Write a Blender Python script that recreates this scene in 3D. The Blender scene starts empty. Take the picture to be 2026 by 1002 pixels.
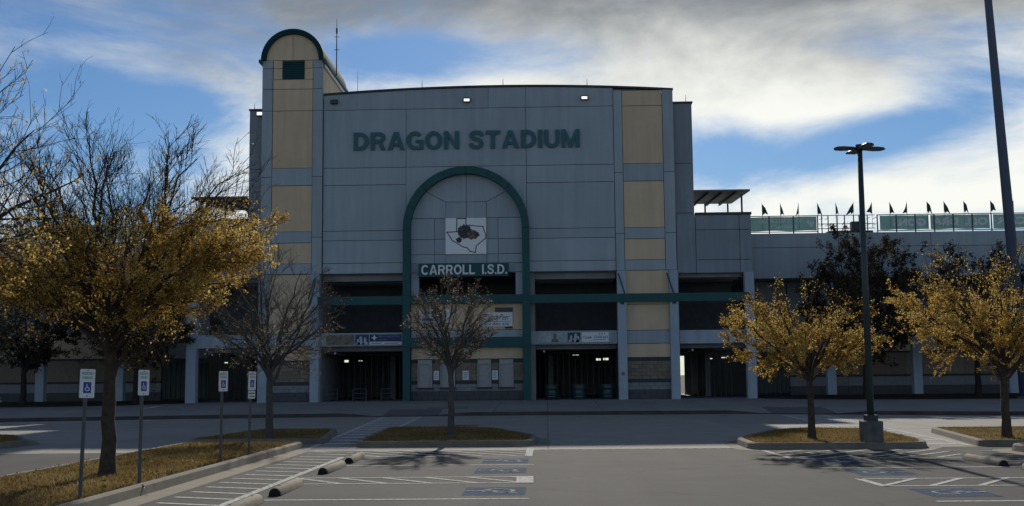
import bpy, bmesh, math, random
import numpy as np
from mathutils import Matrix, Vector

S = bpy.context.scene
COL = S.collection
R = math.radians

# ------------------------------------------------------------------ camera
cam = bpy.data.cameras.new('camera'); camo = bpy.data.objects.new('camera', cam); COL.objects.link(camo)
cam.sensor_fit = 'HORIZONTAL'; cam.sensor_width = 36.0; cam.lens = 36.0*2300/2026
cam.clip_start = 0.1; cam.clip_end = 6000
camo.matrix_world = (Matrix.Translation((0, 0, 1.7)) @ Matrix.Rotation(R(1.67), 4, 'Z')
                     @ Matrix.Rotation(math.pi/2 + math.atan(244/2300), 4, 'X') @ Matrix.Rotation(-0.0095, 4, 'Z'))
S.camera = camo

# ------------------------------------------------------------------ sky and sun
SUN_AZ, SUN_EL = R(1.5), R(27.6)
world = bpy.data.worlds.new('World'); S.world = world; world.use_nodes = True
wt = world.node_tree; wt.nodes.clear()
def wn(t, **k):
    n = wt.nodes.new(t)
    for a, b in k.items(): setattr(n, a, b)
    return n
def wl(a, b): wt.links.new(a, b)
def wm(op, a, b=None, c=None):
    n = wn('ShaderNodeMath', operation=op)
    for i, v in enumerate((a, b, c)):
        if v is None: continue
        if isinstance(v, (int, float)): n.inputs[i].default_value = v
        else: wl(v, n.inputs[i])
    return n.outputs[0]
sky = wn('ShaderNodeTexSky'); sky.sky_type = 'NISHITA'; sky.sun_disc = False
sky.sun_elevation = SUN_EL; sky.sun_rotation = SUN_AZ; sky.air_density = 1.0; sky.dust_density = 0.15; sky.ozone_density = 2.5
tc = wn('ShaderNodeTexCoord'); sp = wn('ShaderNodeSeparateXYZ'); wl(tc.outputs['Generated'], sp.inputs[0])
az = wm('ARCTAN2', sp.outputs[0], sp.outputs[1]); el = wm('ARCSINE', sp.outputs[2])
def comb(x, y, z=0.0):
    n = wn('ShaderNodeCombineXYZ')
    for i, v in enumerate((x, y, z)):
        if isinstance(v, (int, float)): n.inputs[i].default_value = v
        else: wl(v, n.inputs[i])
    return n.outputs[0]
def wnoise(vec, scale, detail, rough, dist=0.0):
    n = wn('ShaderNodeTexNoise'); n.inputs['Scale'].default_value = scale; n.inputs['Detail'].default_value = detail
    n.inputs['Roughness'].default_value = rough; n.inputs['Distortion'].default_value = dist
    wl(vec, n.inputs['Vector']); return n.outputs['Fac']
def gauss(a0, e0, sa, se, amp, tilt=0.0):          # one cloud bank or blue gap of the day's sky, by direction
    da = wm('SUBTRACT', az, a0)
    de = wm('SUBTRACT', wm('SUBTRACT', el, e0), wm('MULTIPLY', da, tilt))
    q = wm('ADD', wm('POWER', wm('ABSOLUTE', wm('DIVIDE', da, sa)), 2.0), wm('POWER', wm('ABSOLUTE', wm('DIVIDE', de, se)), 2.0))
    return wm('MULTIPLY', wm('EXPONENT', wm('MULTIPLY', q, -1.0)), amp)
cv = comb(wm('ADD', wm('MULTIPLY', az, 3.2), 4.3), wm('MULTIPLY', el, 9.0), wm('MULTIPLY', el, 1.5))
n1 = wnoise(cv, 1.3, 9.0, 0.62, 0.35)
n2 = wnoise(comb(wm('ADD', wm('MULTIPLY', az, 4.0), 11.0), wm('MULTIPLY', el, 9.0), 3.0), 1.5, 8.0, 0.58, 0.3)
bias = wm('MULTIPLY_ADD', n1, 2.7, -1.13)
for g in [(-0.36, 0.20, 0.17, 0.085, -0.45, -0.15), (-0.14, 0.275, 0.07, 0.018, -0.55, 0.0), (0.30, 0.200, 0.10, 0.024, -0.95, 0.20),
          (0.16, 0.182, 0.07, 0.020, -0.75, 0.05), (0.02, 0.240, 0.15, 0.022, 0.75, 0.0), (0.22, 0.235, 0.12, 0.030, 0.80, -0.12), (-0.26, 0.17, 0.05, 0.07, 0.75, 0.3),
          (0.30, 0.140, 0.32, 0.036, 0.85, 0.10), (0.25, 0.315, 0.42, 0.045, 0.85, 0.0), (-0.40, 0.12, 0.15, 0.05, 0.30, 0.0), (-0.25, 0.325, 0.3, 0.035, 0.35, 0.0), (-0.33, 0.255, 0.12, 0.014, 0.45, -0.12), (-0.12, 0.225, 0.10, 0.016, 0.5, 0.1)]:
    bias = wm('ADD', bias, gauss(*g))
cov = wn('ShaderNodeMapRange', interpolation_type='SMOOTHSTEP'); wl(bias, cov.inputs[0])
cov.inputs[1].default_value = -0.18; cov.inputs[2].default_value = 0.95
# thickness: high sheets are thick and grey seen against the sun, the low bank is thin and white
thick = wn('ShaderNodeMapRange', interpolation_type='SMOOTHSTEP')
wl(wm('ADD', wm('MULTIPLY_ADD', n2, 1.5, -0.75), wm('MULTIPLY_ADD', el, 9.0, -2.28)), thick.inputs[0])
thick.inputs[1].default_value = -0.45; thick.inputs[2].default_value = 0.75
cr = wn('ShaderNodeMix', data_type='RGBA'); wl(thick.outputs[0], cr.inputs[0])
cr.inputs[6].default_value = (6.0, 6.0, 5.55, 1); cr.inputs[7].default_value = (1.35, 1.45, 1.52, 1)
hs = wn('ShaderNodeHueSaturation'); hs.inputs['Saturation'].default_value = 1.06; hs.inputs['Value'].default_value = 0.38
ti = wn('ShaderNodeMix', data_type='RGBA', blend_type='MULTIPLY'); ti.inputs[0].default_value = 1.0; ti.inputs[7].default_value = (0.72, 0.90, 1.12, 1); wl(sky.outputs[0], ti.inputs[6]); wl(ti.outputs[2], hs.inputs['Color'])
mx = wn('ShaderNodeMix', data_type='RGBA'); wl(wm('MULTIPLY', cov.outputs[0], 0.95), mx.inputs[0])
wl(hs.outputs[0], mx.inputs[6]); wl(cr.outputs[2], mx.inputs[7])
bg = wn('ShaderNodeBackground'); bg.inputs['Strength'].default_value = 0.11; wl(mx.outputs[2], bg.inputs[0])
wo = wn('ShaderNodeOutputWorld'); wl(bg.outputs[0], wo.inputs[0])

sun = bpy.data.lights.new('sun', 'SUN'); sun.energy = 2.7; sun.angle = R(1.0); sun.color = (1.0, 0.93, 0.82)
suno = bpy.data.objects.new('sun', sun); COL.objects.link(suno)
sdir = Vector((math.sin(SUN_AZ)*math.cos(SUN_EL), math.cos(SUN_AZ)*math.cos(SUN_EL), math.sin(SUN_EL)))
suno.location = sdir*100; suno.rotation_euler = sdir.to_track_quat('Z', 'Y').to_euler()

S.view_settings.view_transform = 'Standard'; S.view_settings.look = 'None'
S.view_settings.exposure = 0.6; S.view_settings.gamma = 1.0; S.view_settings.use_curve_mapping = False
S.render.engine = 'CYCLES'
S.cycles.max_bounces = 6

# ------------------------------------------------------------------ materials
MATS = {}
def mat(name, col, rough=0.8, var=0.15, scale=3.0, bump=0.0, bscale=60.0, metal=0.0, streak=0.0, col2=None, transl=0.0, emit=0.0, obj_var=0.0, fine=0.0):
    if name in MATS: return MATS[name]
    m = bpy.data.materials.new(name); m.use_nodes = True; nt = m.node_tree; N = nt.nodes; L = nt.links
    b = N['Principled BSDF']; b.inputs['Roughness'].default_value = rough; b.inputs['Metallic'].default_value = metal; b.inputs['Specular IOR Level'].default_value = 0.18 if rough > 0.84 else 0.5
    tcn = N.new('ShaderNodeTexCoord'); geo = N.new('ShaderNodeNewGeometry')
    nz = N.new('ShaderNodeTexNoise'); nz.inputs['Scale'].default_value = scale; nz.inputs['Detail'].default_value = 7; nz.inputs['Roughness'].default_value = 0.62
    L.new(geo.outputs['Position'], nz.inputs['Vector'])
    mx = N.new('ShaderNodeMix'); mx.data_type = 'RGBA'
    mr = N.new('ShaderNodeMapRange'); mr.inputs[1].default_value = 0.3; mr.inputs[2].default_value = 0.7; L.new(nz.outputs['Fac'], mr.inputs[0])
    L.new(mr.outputs[0], mx.inputs[0])
    c = np.array(col); d = np.array(col2) if col2 is not None else c
    lo = c*(1-var); hi = d*(1+var) if col2 is None else d
    mx.inputs[6].default_value = (*lo, 1); mx.inputs[7].default_value = (*np.clip(hi, 0, 1), 1)
    out = mx.outputs[2]
    def mul(a, fac):
        q = N.new('ShaderNodeMix'); q.data_type = 'RGBA'; q.blend_type = 'MULTIPLY'; q.inputs[0].default_value = 1.0
        L.new(a, q.inputs[6]); L.new(fac, q.inputs[7]); return q.outputs[2]
    def ramp(src, a, b_, lo_, hi_):
        q = N.new('ShaderNodeMapRange'); q.inputs[1].default_value = a; q.inputs[2].default_value = b_; q.inputs[3].default_value = lo_; q.inputs[4].default_value = hi_
        L.new(src, q.inputs[0]); return q.outputs[0]
    if streak:
        mp = N.new('ShaderNodeMapping'); mp.inputs['Scale'].default_value = (2.2, 2.2, 0.16); L.new(geo.outputs['Position'], mp.inputs[0])
        n3 = N.new('ShaderNodeTexNoise'); n3.inputs['Scale'].default_value = 1.6; n3.inputs['Detail'].default_value = 5; L.new(mp.outputs[0], n3.inputs['Vector'])
        out = mul(out, ramp(n3.outputs['Fac'], 0.35, 0.7, 1-streak, 1.0))
    if fine:
        n4 = N.new('ShaderNodeTexNoise'); n4.inputs['Scale'].default_value = 45.0; n4.inputs['Detail'].default_value = 4; L.new(geo.outputs['Position'], n4.inputs['Vector'])
        out = mul(out, ramp(n4.outputs['Fac'], 0.3, 0.7, 1-fine, 1+fine))
    if obj_var:
        oi = N.new('ShaderNodeObjectInfo'); out = mul(out, ramp(oi.outputs['Random'], 0, 1, 1-obj_var, 1+obj_var))
    L.new(out, b.inputs['Base Color'])
    if bump:
        nb = N.new('ShaderNodeTexNoise'); nb.inputs['Scale'].default_value = bscale; nb.inputs['Detail'].default_value = 4; L.new(geo.outputs['Position'], nb.inputs['Vector'])
        bp = N.new('ShaderNodeBump'); bp.inputs['Strength'].default_value = bump; bp.inputs['Distance'].default_value = 0.02
        L.new(nb.outputs['Fac'], bp.inputs['Height']); L.new(bp.outputs[0], b.inputs['Normal'])
    if emit:
        b.inputs['Emission Color'].default_value = (1, 0.97, 0.9, 1); b.inputs['Emission Strength'].default_value = emit
    if transl:
        t = N.new('ShaderNodeBsdfTranslucent'); L.new(out, t.inputs[0]); ms = N.new('ShaderNodeMixShader'); ms.inputs[0].default_value = transl
        L.new(b.outputs[0], ms.inputs[1]); L.new(t.outputs[0], ms.inputs[2]); L.new(ms.outputs[0], N['Material Output'].inputs[0])
    MATS[name] = m; return m

def leaf_mat(name, c1, c2, transl=0.45):
    m = bpy.data.materials.new(name); m.use_nodes = True; nt = m.node_tree; N = nt.nodes; L = nt.links
    b = N['Principled BSDF']; b.inputs['Roughness'].default_value = 0.9; b.inputs['Specular IOR Level'].default_value = 0.12
    a = N.new('ShaderNodeAttribute'); a.attribute_name = 'tone'
    mx = N.new('ShaderNodeValToRGB'); L.new(a.outputs['Fac'], mx.inputs[0]); E = mx.color_ramp.elements
    E[0].position = 0.05; E[0].color = (*c1, 1); E[1].position = 0.95; E[1].color = (c2[0]*1.05, c2[1]*1.15, c2[2]*1.4, 1)
    e = E.new(0.55); e.color = (c1[0]*.35+c2[0]*.65, c1[1]*.4+c2[1]*.55, (c1[2]+c2[2])/2, 1)
    L.new(mx.outputs[0], b.inputs['Base Color'])
    t = N.new('ShaderNodeBsdfTranslucent'); L.new(mx.outputs[0], t.inputs[0])
    ms = N.new('ShaderNodeMixShader'); ms.inputs[0].default_value = transl
    L.new(b.outputs[0], ms.inputs[1]); L.new(t.outputs[0], ms.inputs[2]); L.new(ms.outputs[0], N['Material Output'].inputs[0])
    return m

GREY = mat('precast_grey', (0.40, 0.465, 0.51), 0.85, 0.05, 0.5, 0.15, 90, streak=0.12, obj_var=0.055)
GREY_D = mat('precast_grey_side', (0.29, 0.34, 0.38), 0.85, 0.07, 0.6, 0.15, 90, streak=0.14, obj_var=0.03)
COLM = mat('column_concrete', (0.41, 0.50, 0.58), 0.85, 0.08, 0.9, 0.15, 90, streak=0.14, obj_var=0.04)
TAN = mat('precast_tan', (0.72, 0.565, 0.39), 0.85, 0.05, 0.8, 0.15, 90, streak=0.11, obj_var=0.05)
GREEN = mat('green_metal', (0.012, 0.090, 0.095), 0.65, 0.10, 1.2, streak=0.12)
GREEN_L = mat('green_letter', (0.025, 0.125, 0.145), 0.5, 0.10, 2.0)
DARKM = mat('dark_metal', (0.025, 0.035, 0.045), 0.5, 0.15, 3.0)
JOINT = mat('joint_sealant', (0.045, 0.05, 0.055), 0.9, 0.1)
DBAND = mat('dark_block_band', (0.07, 0.075, 0.08), 0.9, 0.15, 4.0)
BLOCK = mat('tan_block', (0.24, 0.20, 0.155), 0.9, 0.14, 5.0, 0.3, 70, obj_var=0.14)
LBAND = mat('grey_block', (0.25, 0.265, 0.28), 0.9, 0.1, 4.0, 0.2, 70, obj_var=0.06)
DBASE = mat('dark_base_block', (0.10, 0.105, 0.11), 0.9, 0.14, 4.0, 0.2, 70)
INT = mat('interior_concrete', (0.29, 0.30, 0.31), 0.9, 0.15, 1.0)
WHITE = mat('white_board', (0.74, 0.76, 0.78), 0.5, 0.03, 2.0)
WLET = mat('white_letter', (0.78, 0.80, 0.82), 0.45, 0.03, 2.0)
NAVY = mat('navy_board', (0.015, 0.035, 0.14), 0.5, 0.1, 2.0)
INK = mat('black_ink', (0.015, 0.03, 0.035), 0.6, 0.1, 5.0)
BLUE = mat('blue_sign_paint', (0.015, 0.06, 0.32), 0.5, 0.1, 5.0)
SGREEN = mat('green_sign_paint', (0.03, 0.30, 0.16), 0.5, 0.1, 5.0)
STEEL = mat('galvanised_steel', (0.32, 0.34, 0.36), 0.45, 0.12, 8.0, metal=0.6)
POSTM = mat('weathered_post', (0.085, 0.095, 0.105), 0.6, 0.2, 9.0)
POLEM = mat('painted_pole', (0.035, 0.055, 0.06), 0.45, 0.12, 3.0)
TALLM = mat('tall_pole_steel', (0.075, 0.10, 0.16), 0.6, 0.12, 1.0, streak=0.15)
GLASS = mat('louvre_glass', (0.012, 0.035, 0.045), 0.25, 0.1)
SHUT = mat('shutter_metal', (0.36, 0.37, 0.38), 0.55, 0.12, 6.0, metal=0.3)
LAMP = mat('lamp_lens_lit', (0.9, 0.9, 0.86), 0.4, 0.0, emit=0.7)
ASPH = mat('worn_lot_pavement', (0.064, 0.064, 0.062), 0.92, 0.16, 0.55, 0.35, 120, fine=0.22)
def wear_lot(m):
    nt = m.node_tree; N = nt.nodes; L = nt.links; b = N['Principled BSDF']; src = b.inputs['Base Color'].links[0].from_socket; g = N.new('ShaderNodeNewGeometry')
    def mul(a, f):
        q = N.new('ShaderNodeMix'); q.data_type = 'RGBA'; q.blend_type = 'MULTIPLY'; q.inputs[0].default_value = 1; L.new(a, q.inputs[6]); L.new(f, q.inputs[7]); return q.outputs[2]
    def rg(a, i0, i1, o0, o1):
        q = N.new('ShaderNodeMapRange'); q.inputs[1].default_value = i0; q.inputs[2].default_value = i1; q.inputs[3].default_value = o0; q.inputs[4].default_value = o1; L.new(a, q.inputs[0]); return q.outputs[0]
    w = N.new('ShaderNodeTexNoise'); w.inputs['Scale'].default_value = 0.9; w.inputs['Detail'].default_value = 5; L.new(g.outputs['Position'], w.inputs['Vector'])
    va = N.new('ShaderNodeVectorMath'); va.operation = 'MULTIPLY_ADD'; L.new(w.outputs['Color'], va.inputs[0]); va.inputs[1].default_value = (1.3, 1.3, 0); L.new(g.outputs['Position'], va.inputs[2])
    v = N.new('ShaderNodeTexVoronoi'); v.feature = 'DISTANCE_TO_EDGE'; v.inputs['Scale'].default_value = 0.16; L.new(va.outputs[0], v.inputs['Vector'])
    src = mul(src, rg(v.outputs['Distance'], 0.0015, 0.004, 0.55, 1.0))
    o = N.new('ShaderNodeTexVoronoi'); o.inputs['Scale'].default_value = 0.42; L.new(va.outputs[0], o.inputs['Vector'])
    src = mul(src, rg(o.outputs['Distance'], 0.02, 0.20, 0.66, 1.0))
    mp = N.new('ShaderNodeMapping'); mp.inputs['Scale'].default_value = (0.9, 0.05, 1); L.new(g.outputs['Position'], mp.inputs[0])
    t = N.new('ShaderNodeTexNoise'); t.inputs['Scale'].default_value = 1.0; t.inputs['Detail'].default_value = 4; L.new(mp.outputs[0], t.inputs['Vector'])
    src = mul(src, rg(t.outputs['Fac'], 0.38, 0.62, 0.86, 1.08)); L.new(src, b.inputs['Base Color'])
wear_lot(ASPH)
DRIVE = mat('drive_concrete', (0.30, 0.285, 0.255), 0.9, 0.10, 0.8, 0.25, 120, obj_var=0.05, fine=0.10)
WALK = mat('walk_concrete', (0.27, 0.265, 0.255), 0.9, 0.10, 0.8, 0.25, 120, obj_var=0.06, fine=0.10)
RAMP = mat('ramp_concrete', (0.15, 0.15, 0.15), 0.9, 0.1, 1.5, 0.25, 120)
KERB = mat('kerb_concrete', (0.21, 0.19, 0.155), 0.9, 0.2, 2.2, 0.3, 90, fine=0.15)
KERBS = mat('shaded_soiled_kerb', (0.075, 0.07, 0.065), 0.9, 0.3, 1.2, 0.3, 90, fine=0.2)  # road kerb: shade of its face, with some dirt, darkened into the colour
KERBD = mat('gutter_concrete', (0.235, 0.21, 0.165), 0.9, 0.14, 1.6, 0.3, 90, fine=0.15)
SOIL = mat('dry_turf_soil', (0.08, 0.058, 0.03), 1.0, 0.35, 2.5, 0.6, 40, col2=(0.14, 0.105, 0.05), fine=0.3)
MULCH = mat('dark_mulch', (0.03, 0.024, 0.018), 1.0, 0.3, 3.0, 0.6, 40)
EARTH = mat('far_ground', (0.12, 0.10, 0.06), 1.0, 0.3, 0.05)
BARK = mat('bark', (0.075, 0.062, 0.052), 0.95, 0.35, 12.0, 0.9, 45)
BARKG = mat('grey_bark', (0.105, 0.10, 0.095), 0.95, 0.3, 12.0, 0.9, 45)
BARKD = mat('dark_bark', (0.035, 0.03, 0.027), 0.95, 0.3, 12.0, 0.8, 45)
STOP = mat('wheel_stop_concrete', (0.27, 0.235, 0.18), 0.9, 0.15, 6.0, 0.3, 90, fine=0.15)
STOPE = mat('wheel_stop_end', (0.03, 0.03, 0.03), 0.9, 0.2, 6.0)
BASEC = mat('lamp_base_concrete', (0.13, 0.13, 0.13), 0.9, 0.3, 5.0, 0.3, 60)
def paint_mat(name, col, wear):
    m = bpy.data.materials.new(name); m.use_nodes = True; nt = m.node_tree; N = nt.nodes; L = nt.links
    b = N['Principled BSDF']; b.inputs['Roughness'].default_value = 0.95; b.inputs['Specular IOR Level'].default_value = 0.05; b.inputs['Base Color'].default_value = (*col, 1)
    g = N.new('ShaderNodeNewGeometry'); n = N.new('ShaderNodeTexNoise'); n.inputs['Scale'].default_value = 14; n.inputs['Detail'].default_value = 8; n.inputs['Roughness'].default_value = 0.7
    L.new(g.outputs['Position'], n.inputs['Vector'])
    mr = N.new('ShaderNodeMapRange'); mr.inputs[1].default_value = wear-0.10; mr.inputs[2].default_value = wear+0.10; L.new(n.outputs['Fac'], mr.inputs[0])
    t = N.new('ShaderNodeBsdfTransparent'); ms = N.new('ShaderNodeMixShader'); L.new(mr.outputs[0], ms.inputs[0])
    L.new(t.outputs[0], ms.inputs[1]); L.new(b.outputs[0], ms.inputs[2]); L.new(ms.outputs[0], N['Material Output'].inputs[0])
    return m
PWHITE = paint_mat('worn_white_paint', (0.60, 0.59, 0.55), 0.42)
PFADE = paint_mat('faded_white_paint', (0.45, 0.44, 0.41), 0.48)
PBLUE = paint_mat('worn_blue_paint', (0.055, 0.115, 0.21), 0.50)
PYEL = paint_mat('faded_yellow_paint', (0.42, 0.30, 0.12), 0.52)

# ------------------------------------------------------------------ mesh helpers
def link(name, me, m=None, parent=None):
    o = bpy.data.objects.new(name, me); COL.objects.link(o)
    if m is not None and me is not None and not me.materials: me.materials.append(m)
    if parent is not None:
        o.parent = parent
        if parent.parent is None: o.location = -Vector(parent.location)
    return o
def mesh(verts, faces, smooth=False):
    me = bpy.data.meshes.new('m'); me.from_pydata([tuple(v) for v in verts], [], [tuple(f) for f in faces]); me.update()
    if smooth: me.polygons.foreach_set('use_smooth', [True]*len(me.polygons))
    return me
BF = [(0, 3, 2, 1), (4, 5, 6, 7), (0, 1, 5, 4), (1, 2, 6, 5), (2, 3, 7, 6), (3, 0, 4, 7)]
class MB:
    def __init__(s): s.v = []; s.f = []
    def add(s, v, f):
        k = len(s.v); s.v += [tuple(p) for p in v]; s.f += [tuple(i+k for i in q) for q in f]; return s
    def box(s, x0, x1, y0, y1, z0, z1):
        return s.add([(x0, y0, z0), (x1, y0, z0), (x1, y1, z0), (x0, y1, z0), (x0, y0, z1), (x1, y0, z1), (x1, y1, z1), (x0, y1, z1)], BF)
    def tube(s, pts, rad, n=8, cap=True):
        pts = [Vector(p) for p in pts]
        if not hasattr(rad, '__len__'): rad = [rad]*len(pts)
        k = len(s.v); up = Vector((0, 0, 1))
        for i, p in enumerate(pts):
            d = (pts[min(i+1, len(pts)-1)] - pts[max(i-1, 0)])
            d = d.normalized() if d.length > 1e-9 else Vector((0, 0, 1))
            a = d.cross(Vector((1, 0, 0)) if abs(d.x) < 0.8 else Vector((0, 1, 0))).normalized(); b = d.cross(a)
            for j in range(n):
                t = 2*math.pi*j/n; q = p + (a*math.cos(t) + b*math.sin(t))*rad[i]; s.v.append(tuple(q))
        for i in range(len(pts)-1):
            for j in range(n):
                j2 = (j+1) % n; s.f.append((k+i*n+j, k+i*n+j2, k+(i+1)*n+j2, k+(i+1)*n+j))
        if cap: s.f.append(tuple(k+j for j in range(n))[::-1]); s.f.append(tuple(k+(len(pts)-1)*n+j for j in range(n)))
        return s
    def prism_y(s, poly, y0, y1):       # polygon in XZ pushed along Y
        n = len(poly); k = len(s.v)
        s.v += [(x, y0, z) for x, z in poly] + [(x, y1, z) for x, z in poly]
        s.f.append(tuple(k+i for i in range(n))); s.f.append(tuple(k+n+i for i in range(n))[::-1])
        for i in range(n): j = (i+1) % n; s.f.append((k+j, k+i, k+n+i, k+n+j))
        return s
    def prism_z(s, poly, z0, z1):
        n = len(poly); k = len(s.v)
        s.v += [(x, y, z0) for x, y in poly] + [(x, y, z1) for x, y in poly]
        s.f.append(tuple(k+i for i in range(n))[::-1]); s.f.append(tuple(k+n+i for i in range(n)))
        for i in range(n): j = (i+1) % n; s.f.append((k+i, k+j, k+n+j, k+n+i))
        return s
    def build(s, name, m, parent=None, smooth=False): return link(name, mesh(s.v, s.f, smooth), m, parent)
def box(name, x0, x1, y0, y1, z0, z1, m, parent=None): return MB().box(x0, x1, y0, y1, z0, z1).build(name, m, parent)
def bevel(o, w, seg=2):
    bm = bmesh.new(); bm.from_mesh(o.data); bmesh.ops.bevel(bm, geom=bm.edges[:], offset=w, segments=seg, affect='EDGES', profile=0.5); bm.to_mesh(o.data); bm.free(); return o
def thing(name, label, cat, loc=(0, 0, 0), group=None):
    o = bpy.data.objects.new(name, None); COL.objects.link(o); o.location = loc; o.empty_display_size = 0.2
    o['label'] = label; o['category'] = cat
    if group: o['group'] = group
    return o
def tag(o, label, cat, group=None, kind=None):
    o['label'] = label; o['category'] = cat
    if group: o['group'] = group
    if kind: o['kind'] = kind
    return o
def struct(o): o['kind'] = 'structure'; return o
def copy_tree(o, parent=None):
    c = o.copy(); COL.objects.link(c)
    if parent is not None: c.parent = parent
    for ch in o.children: copy_tree(ch, c)
    return c
def text_data(body, offset=0.0, shear=0.0):
    cu = bpy.data.curves.new('t', 'FONT'); cu.body = body; cu.size = 1.0; cu.offset = offset; cu.shear = shear; cu.resolution_u = 3
    o = bpy.data.objects.new('t', cu); COL.objects.link(o); bpy.context.view_layer.update()
    me = bpy.data.meshes.new_from_object(o.evaluated_get(bpy.context.evaluated_depsgraph_get()))
    bpy.data.objects.remove(o); bpy.data.curves.remove(cu)
    v = np.array([p.co[:2] for p in me.vertices]) if len(me.vertices) else np.zeros((0, 2)); f = [tuple(p.vertices) for p in me.polygons]
    bpy.data.meshes.remove(me); return v, f
def text_flat(name, body, x0, x1, z0, z1, y, m, parent, depth=0.0, offset=0.0, shear=0.0, mirror=False, map3=None):
    """letters of a word fitted into a rectangle, standing on plane y and facing -Y"""
    v, f = text_data(body, offset, shear)
    lo, hi = v.min(0), v.max(0); u = (v-lo)/(hi-lo)
    if mirror: u[:, 0] = 1-u[:, 0]
    mb = MB(); n = len(u)
    P = [(x0+a*(x1-x0), y, z0+b*(z1-z0)) for a, b in u]
    if map3: P = [map3(*p) for p in P]
    mb.add(P, f)
    if depth:
        from collections import Counter
        ec = Counter()
        for q in f:
            for i in range(len(q)): ec[tuple(sorted((q[i], q[(i+1) % len(q)])))] += 1
        mb.v += [(p[0], p[1]+depth, p[2]) for p in P]
        for q in f:
            for i in range(len(q)):
                a, b = q[i], q[(i+1) % len(q)]
                if ec[tuple(sorted((a, b)))] == 1: mb.f.append((b, a, a+n, b+n))
    return mb.build(name, m, parent)
def glyph(ch, T=0.215):
    """bold block capital as abutting convex pieces, height 1; returns width and polygons"""
    def ringp(cx, cz, rx, rz, a0, a1, n=14, tx=None, tz=None):
        tx = tx or T; tz = tz or T*0.92; o = []
        for i in range(n):
            p, q = R(a0+(a1-a0)*i/n), R(a0+(a1-a0)*(i+1)/n)
            o.append([(cx+rx*math.cos(p), cz+rz*math.sin(p)), (cx+rx*math.cos(q), cz+rz*math.sin(q)), (cx+(rx-tx)*math.cos(q), cz+(rz-tz)*math.sin(q)), (cx+(rx-tx)*math.cos(p), cz+(rz-tz)*math.sin(p))])
        return o
    def rc(x0, x1, z0, z1): return [(x0, z0), (x1, z0), (x1, z1), (x0, z1)]
    H = T*0.9
    if ch == 'I': return T, [rc(0, T, 0, 1)]
    if ch == '.': return T*0.95, [rc(0, T*0.95, 0, T*0.95)]
    if ch == 'T': return 0.76, [rc(0, 0.76, 1-H, 1), rc(0.38-T/2, 0.38+T/2, 0, 1-H)]
    if ch == 'L': return 0.66, [rc(0, T, 0, 1), rc(T, 0.66, 0, H)]
    if ch == 'N': return 0.80, [rc(0, T, 0, 1), rc(0.80-T, 0.80, 0, 1), [(T, 1), (T, 0.66), (0.80-T, 0.0), (0.80-T, 0.34)]]
    if ch == 'M': return 0.96, [rc(0, T*.95, 0, 1), rc(0.96-T*.95, 0.96, 0, 1), [(T*.95, 1), (T*.95, 0.60), (0.48-.10, 0), (0.48, 0), (0.48, 0.36)], [(0.96-T*.95, 1), (0.48, 0.36), (0.48, 0), (0.48+.10, 0), (0.96-T*.95, 0.60)]]
    if ch == 'A': return 0.90, [[(0, 0), (T*1.08, 0), (0.45, 0.80), (0.45, 1), (0.335, 1)], [(0.90, 0), (0.565, 1), (0.45, 1), (0.45, 0.80), (0.90-T*1.08, 0)], [(0.305, 0.20), (0.595, 0.20), (0.545, 0.36), (0.355, 0.36)]]
    if ch == 'O': return 0.90, ringp(0.45, 0.5, 0.45, 0.52, 0, 360, 28)
    if ch == 'C': return 0.84, ringp(0.45, 0.5, 0.45, 0.52, 42, 318, 22)
    if ch == 'G': return 0.88, ringp(0.45, 0.5, 0.45, 0.52, 42, 300, 22) + [rc(0.88-T*.92, 0.88, 0.0, 0.54), rc(0.48, 0.88-T*.92, 0.38, 0.54)]
    if ch == 'D': return 0.80, [rc(0, T, 0, 1), rc(T, 0.34, 1-H, 1), rc(T, 0.34, 0, H)] + ringp(0.34, 0.5, 0.46, 0.5, -90, 90, 16, T, H)
    if ch == 'U': return 0.80, [rc(0, T, 0.38, 1), rc(0.80-T, 0.80, 0.38, 1)] + ringp(0.40, 0.38, 0.40, 0.40, 180, 360, 16)
    if ch == 'R': return 0.80, [rc(0, T, 0, 1), rc(T, 0.48, 1-H, 1), rc(T, 0.48, 0.40, 0.40+H*.92)] + ringp(0.48, 0.70, 0.30, 0.30, -90, 90, 12, T, H*.96) + [[(0.40, 0.40), (0.55, 0), (0.80, 0), (0.62, 0.40)]]
    if ch == 'S':
        pts = [(0.68, 0.70), (0.66, 0.80), (0.58, 0.885), (0.40, 0.925), (0.23, 0.89), (0.13, 0.80), (0.12, 0.71), (0.18, 0.62), (0.30, 0.56), (0.48, 0.50), (0.60, 0.43), (0.655, 0.33), (0.64, 0.22), (0.55, 0.12), (0.39, 0.075), (0.22, 0.11), (0.12, 0.20), (0.10, 0.31)]
        L_, R_ = [], []
        for i, p in enumerate(pts):
            a, b = pts[max(0, i-1)], pts[min(len(pts)-1, i+1)]; d = Vector((b[0]-a[0], b[1]-a[1])).normalized(); L_.append((p[0]-d.y*T*.47, p[1]+d.x*T*.47)); R_.append((p[0]+d.y*T*.47, p[1]-d.x*T*.47))
        return 0.77, [[L_[i], R_[i], R_[i+1], L_[i+1]] for i in range(len(pts)-1)]
def letters(word, x0, x1, z0, z1, y, m, parent, depth, T=0.215, gap=0.10, space=0.42):
    """each letter an object of its own, set side by side and fitted into x0..x1"""
    w = 0; items = []
    for ch in word:
        if ch == ' ': w += space; continue
        gw, pol = glyph(ch, T); items.append((w, pol)); w += gw+gap
    k = (x1-x0)/(w-gap); h = z1-z0
    for a, pol in items:
        mb = MB()
        for p in pol:
            q = [(x0+(a+u)*k, z0+v*h) for u, v in p]
            if sum(q[i-1][0]*q[i][1]-q[i][0]*q[i-1][1] for i in range(len(q))) < 0: q = q[::-1]
            mb.prism_y(q, y, y+depth)
        mb.build('letter', m, parent)

rng = random.Random(7)

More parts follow.
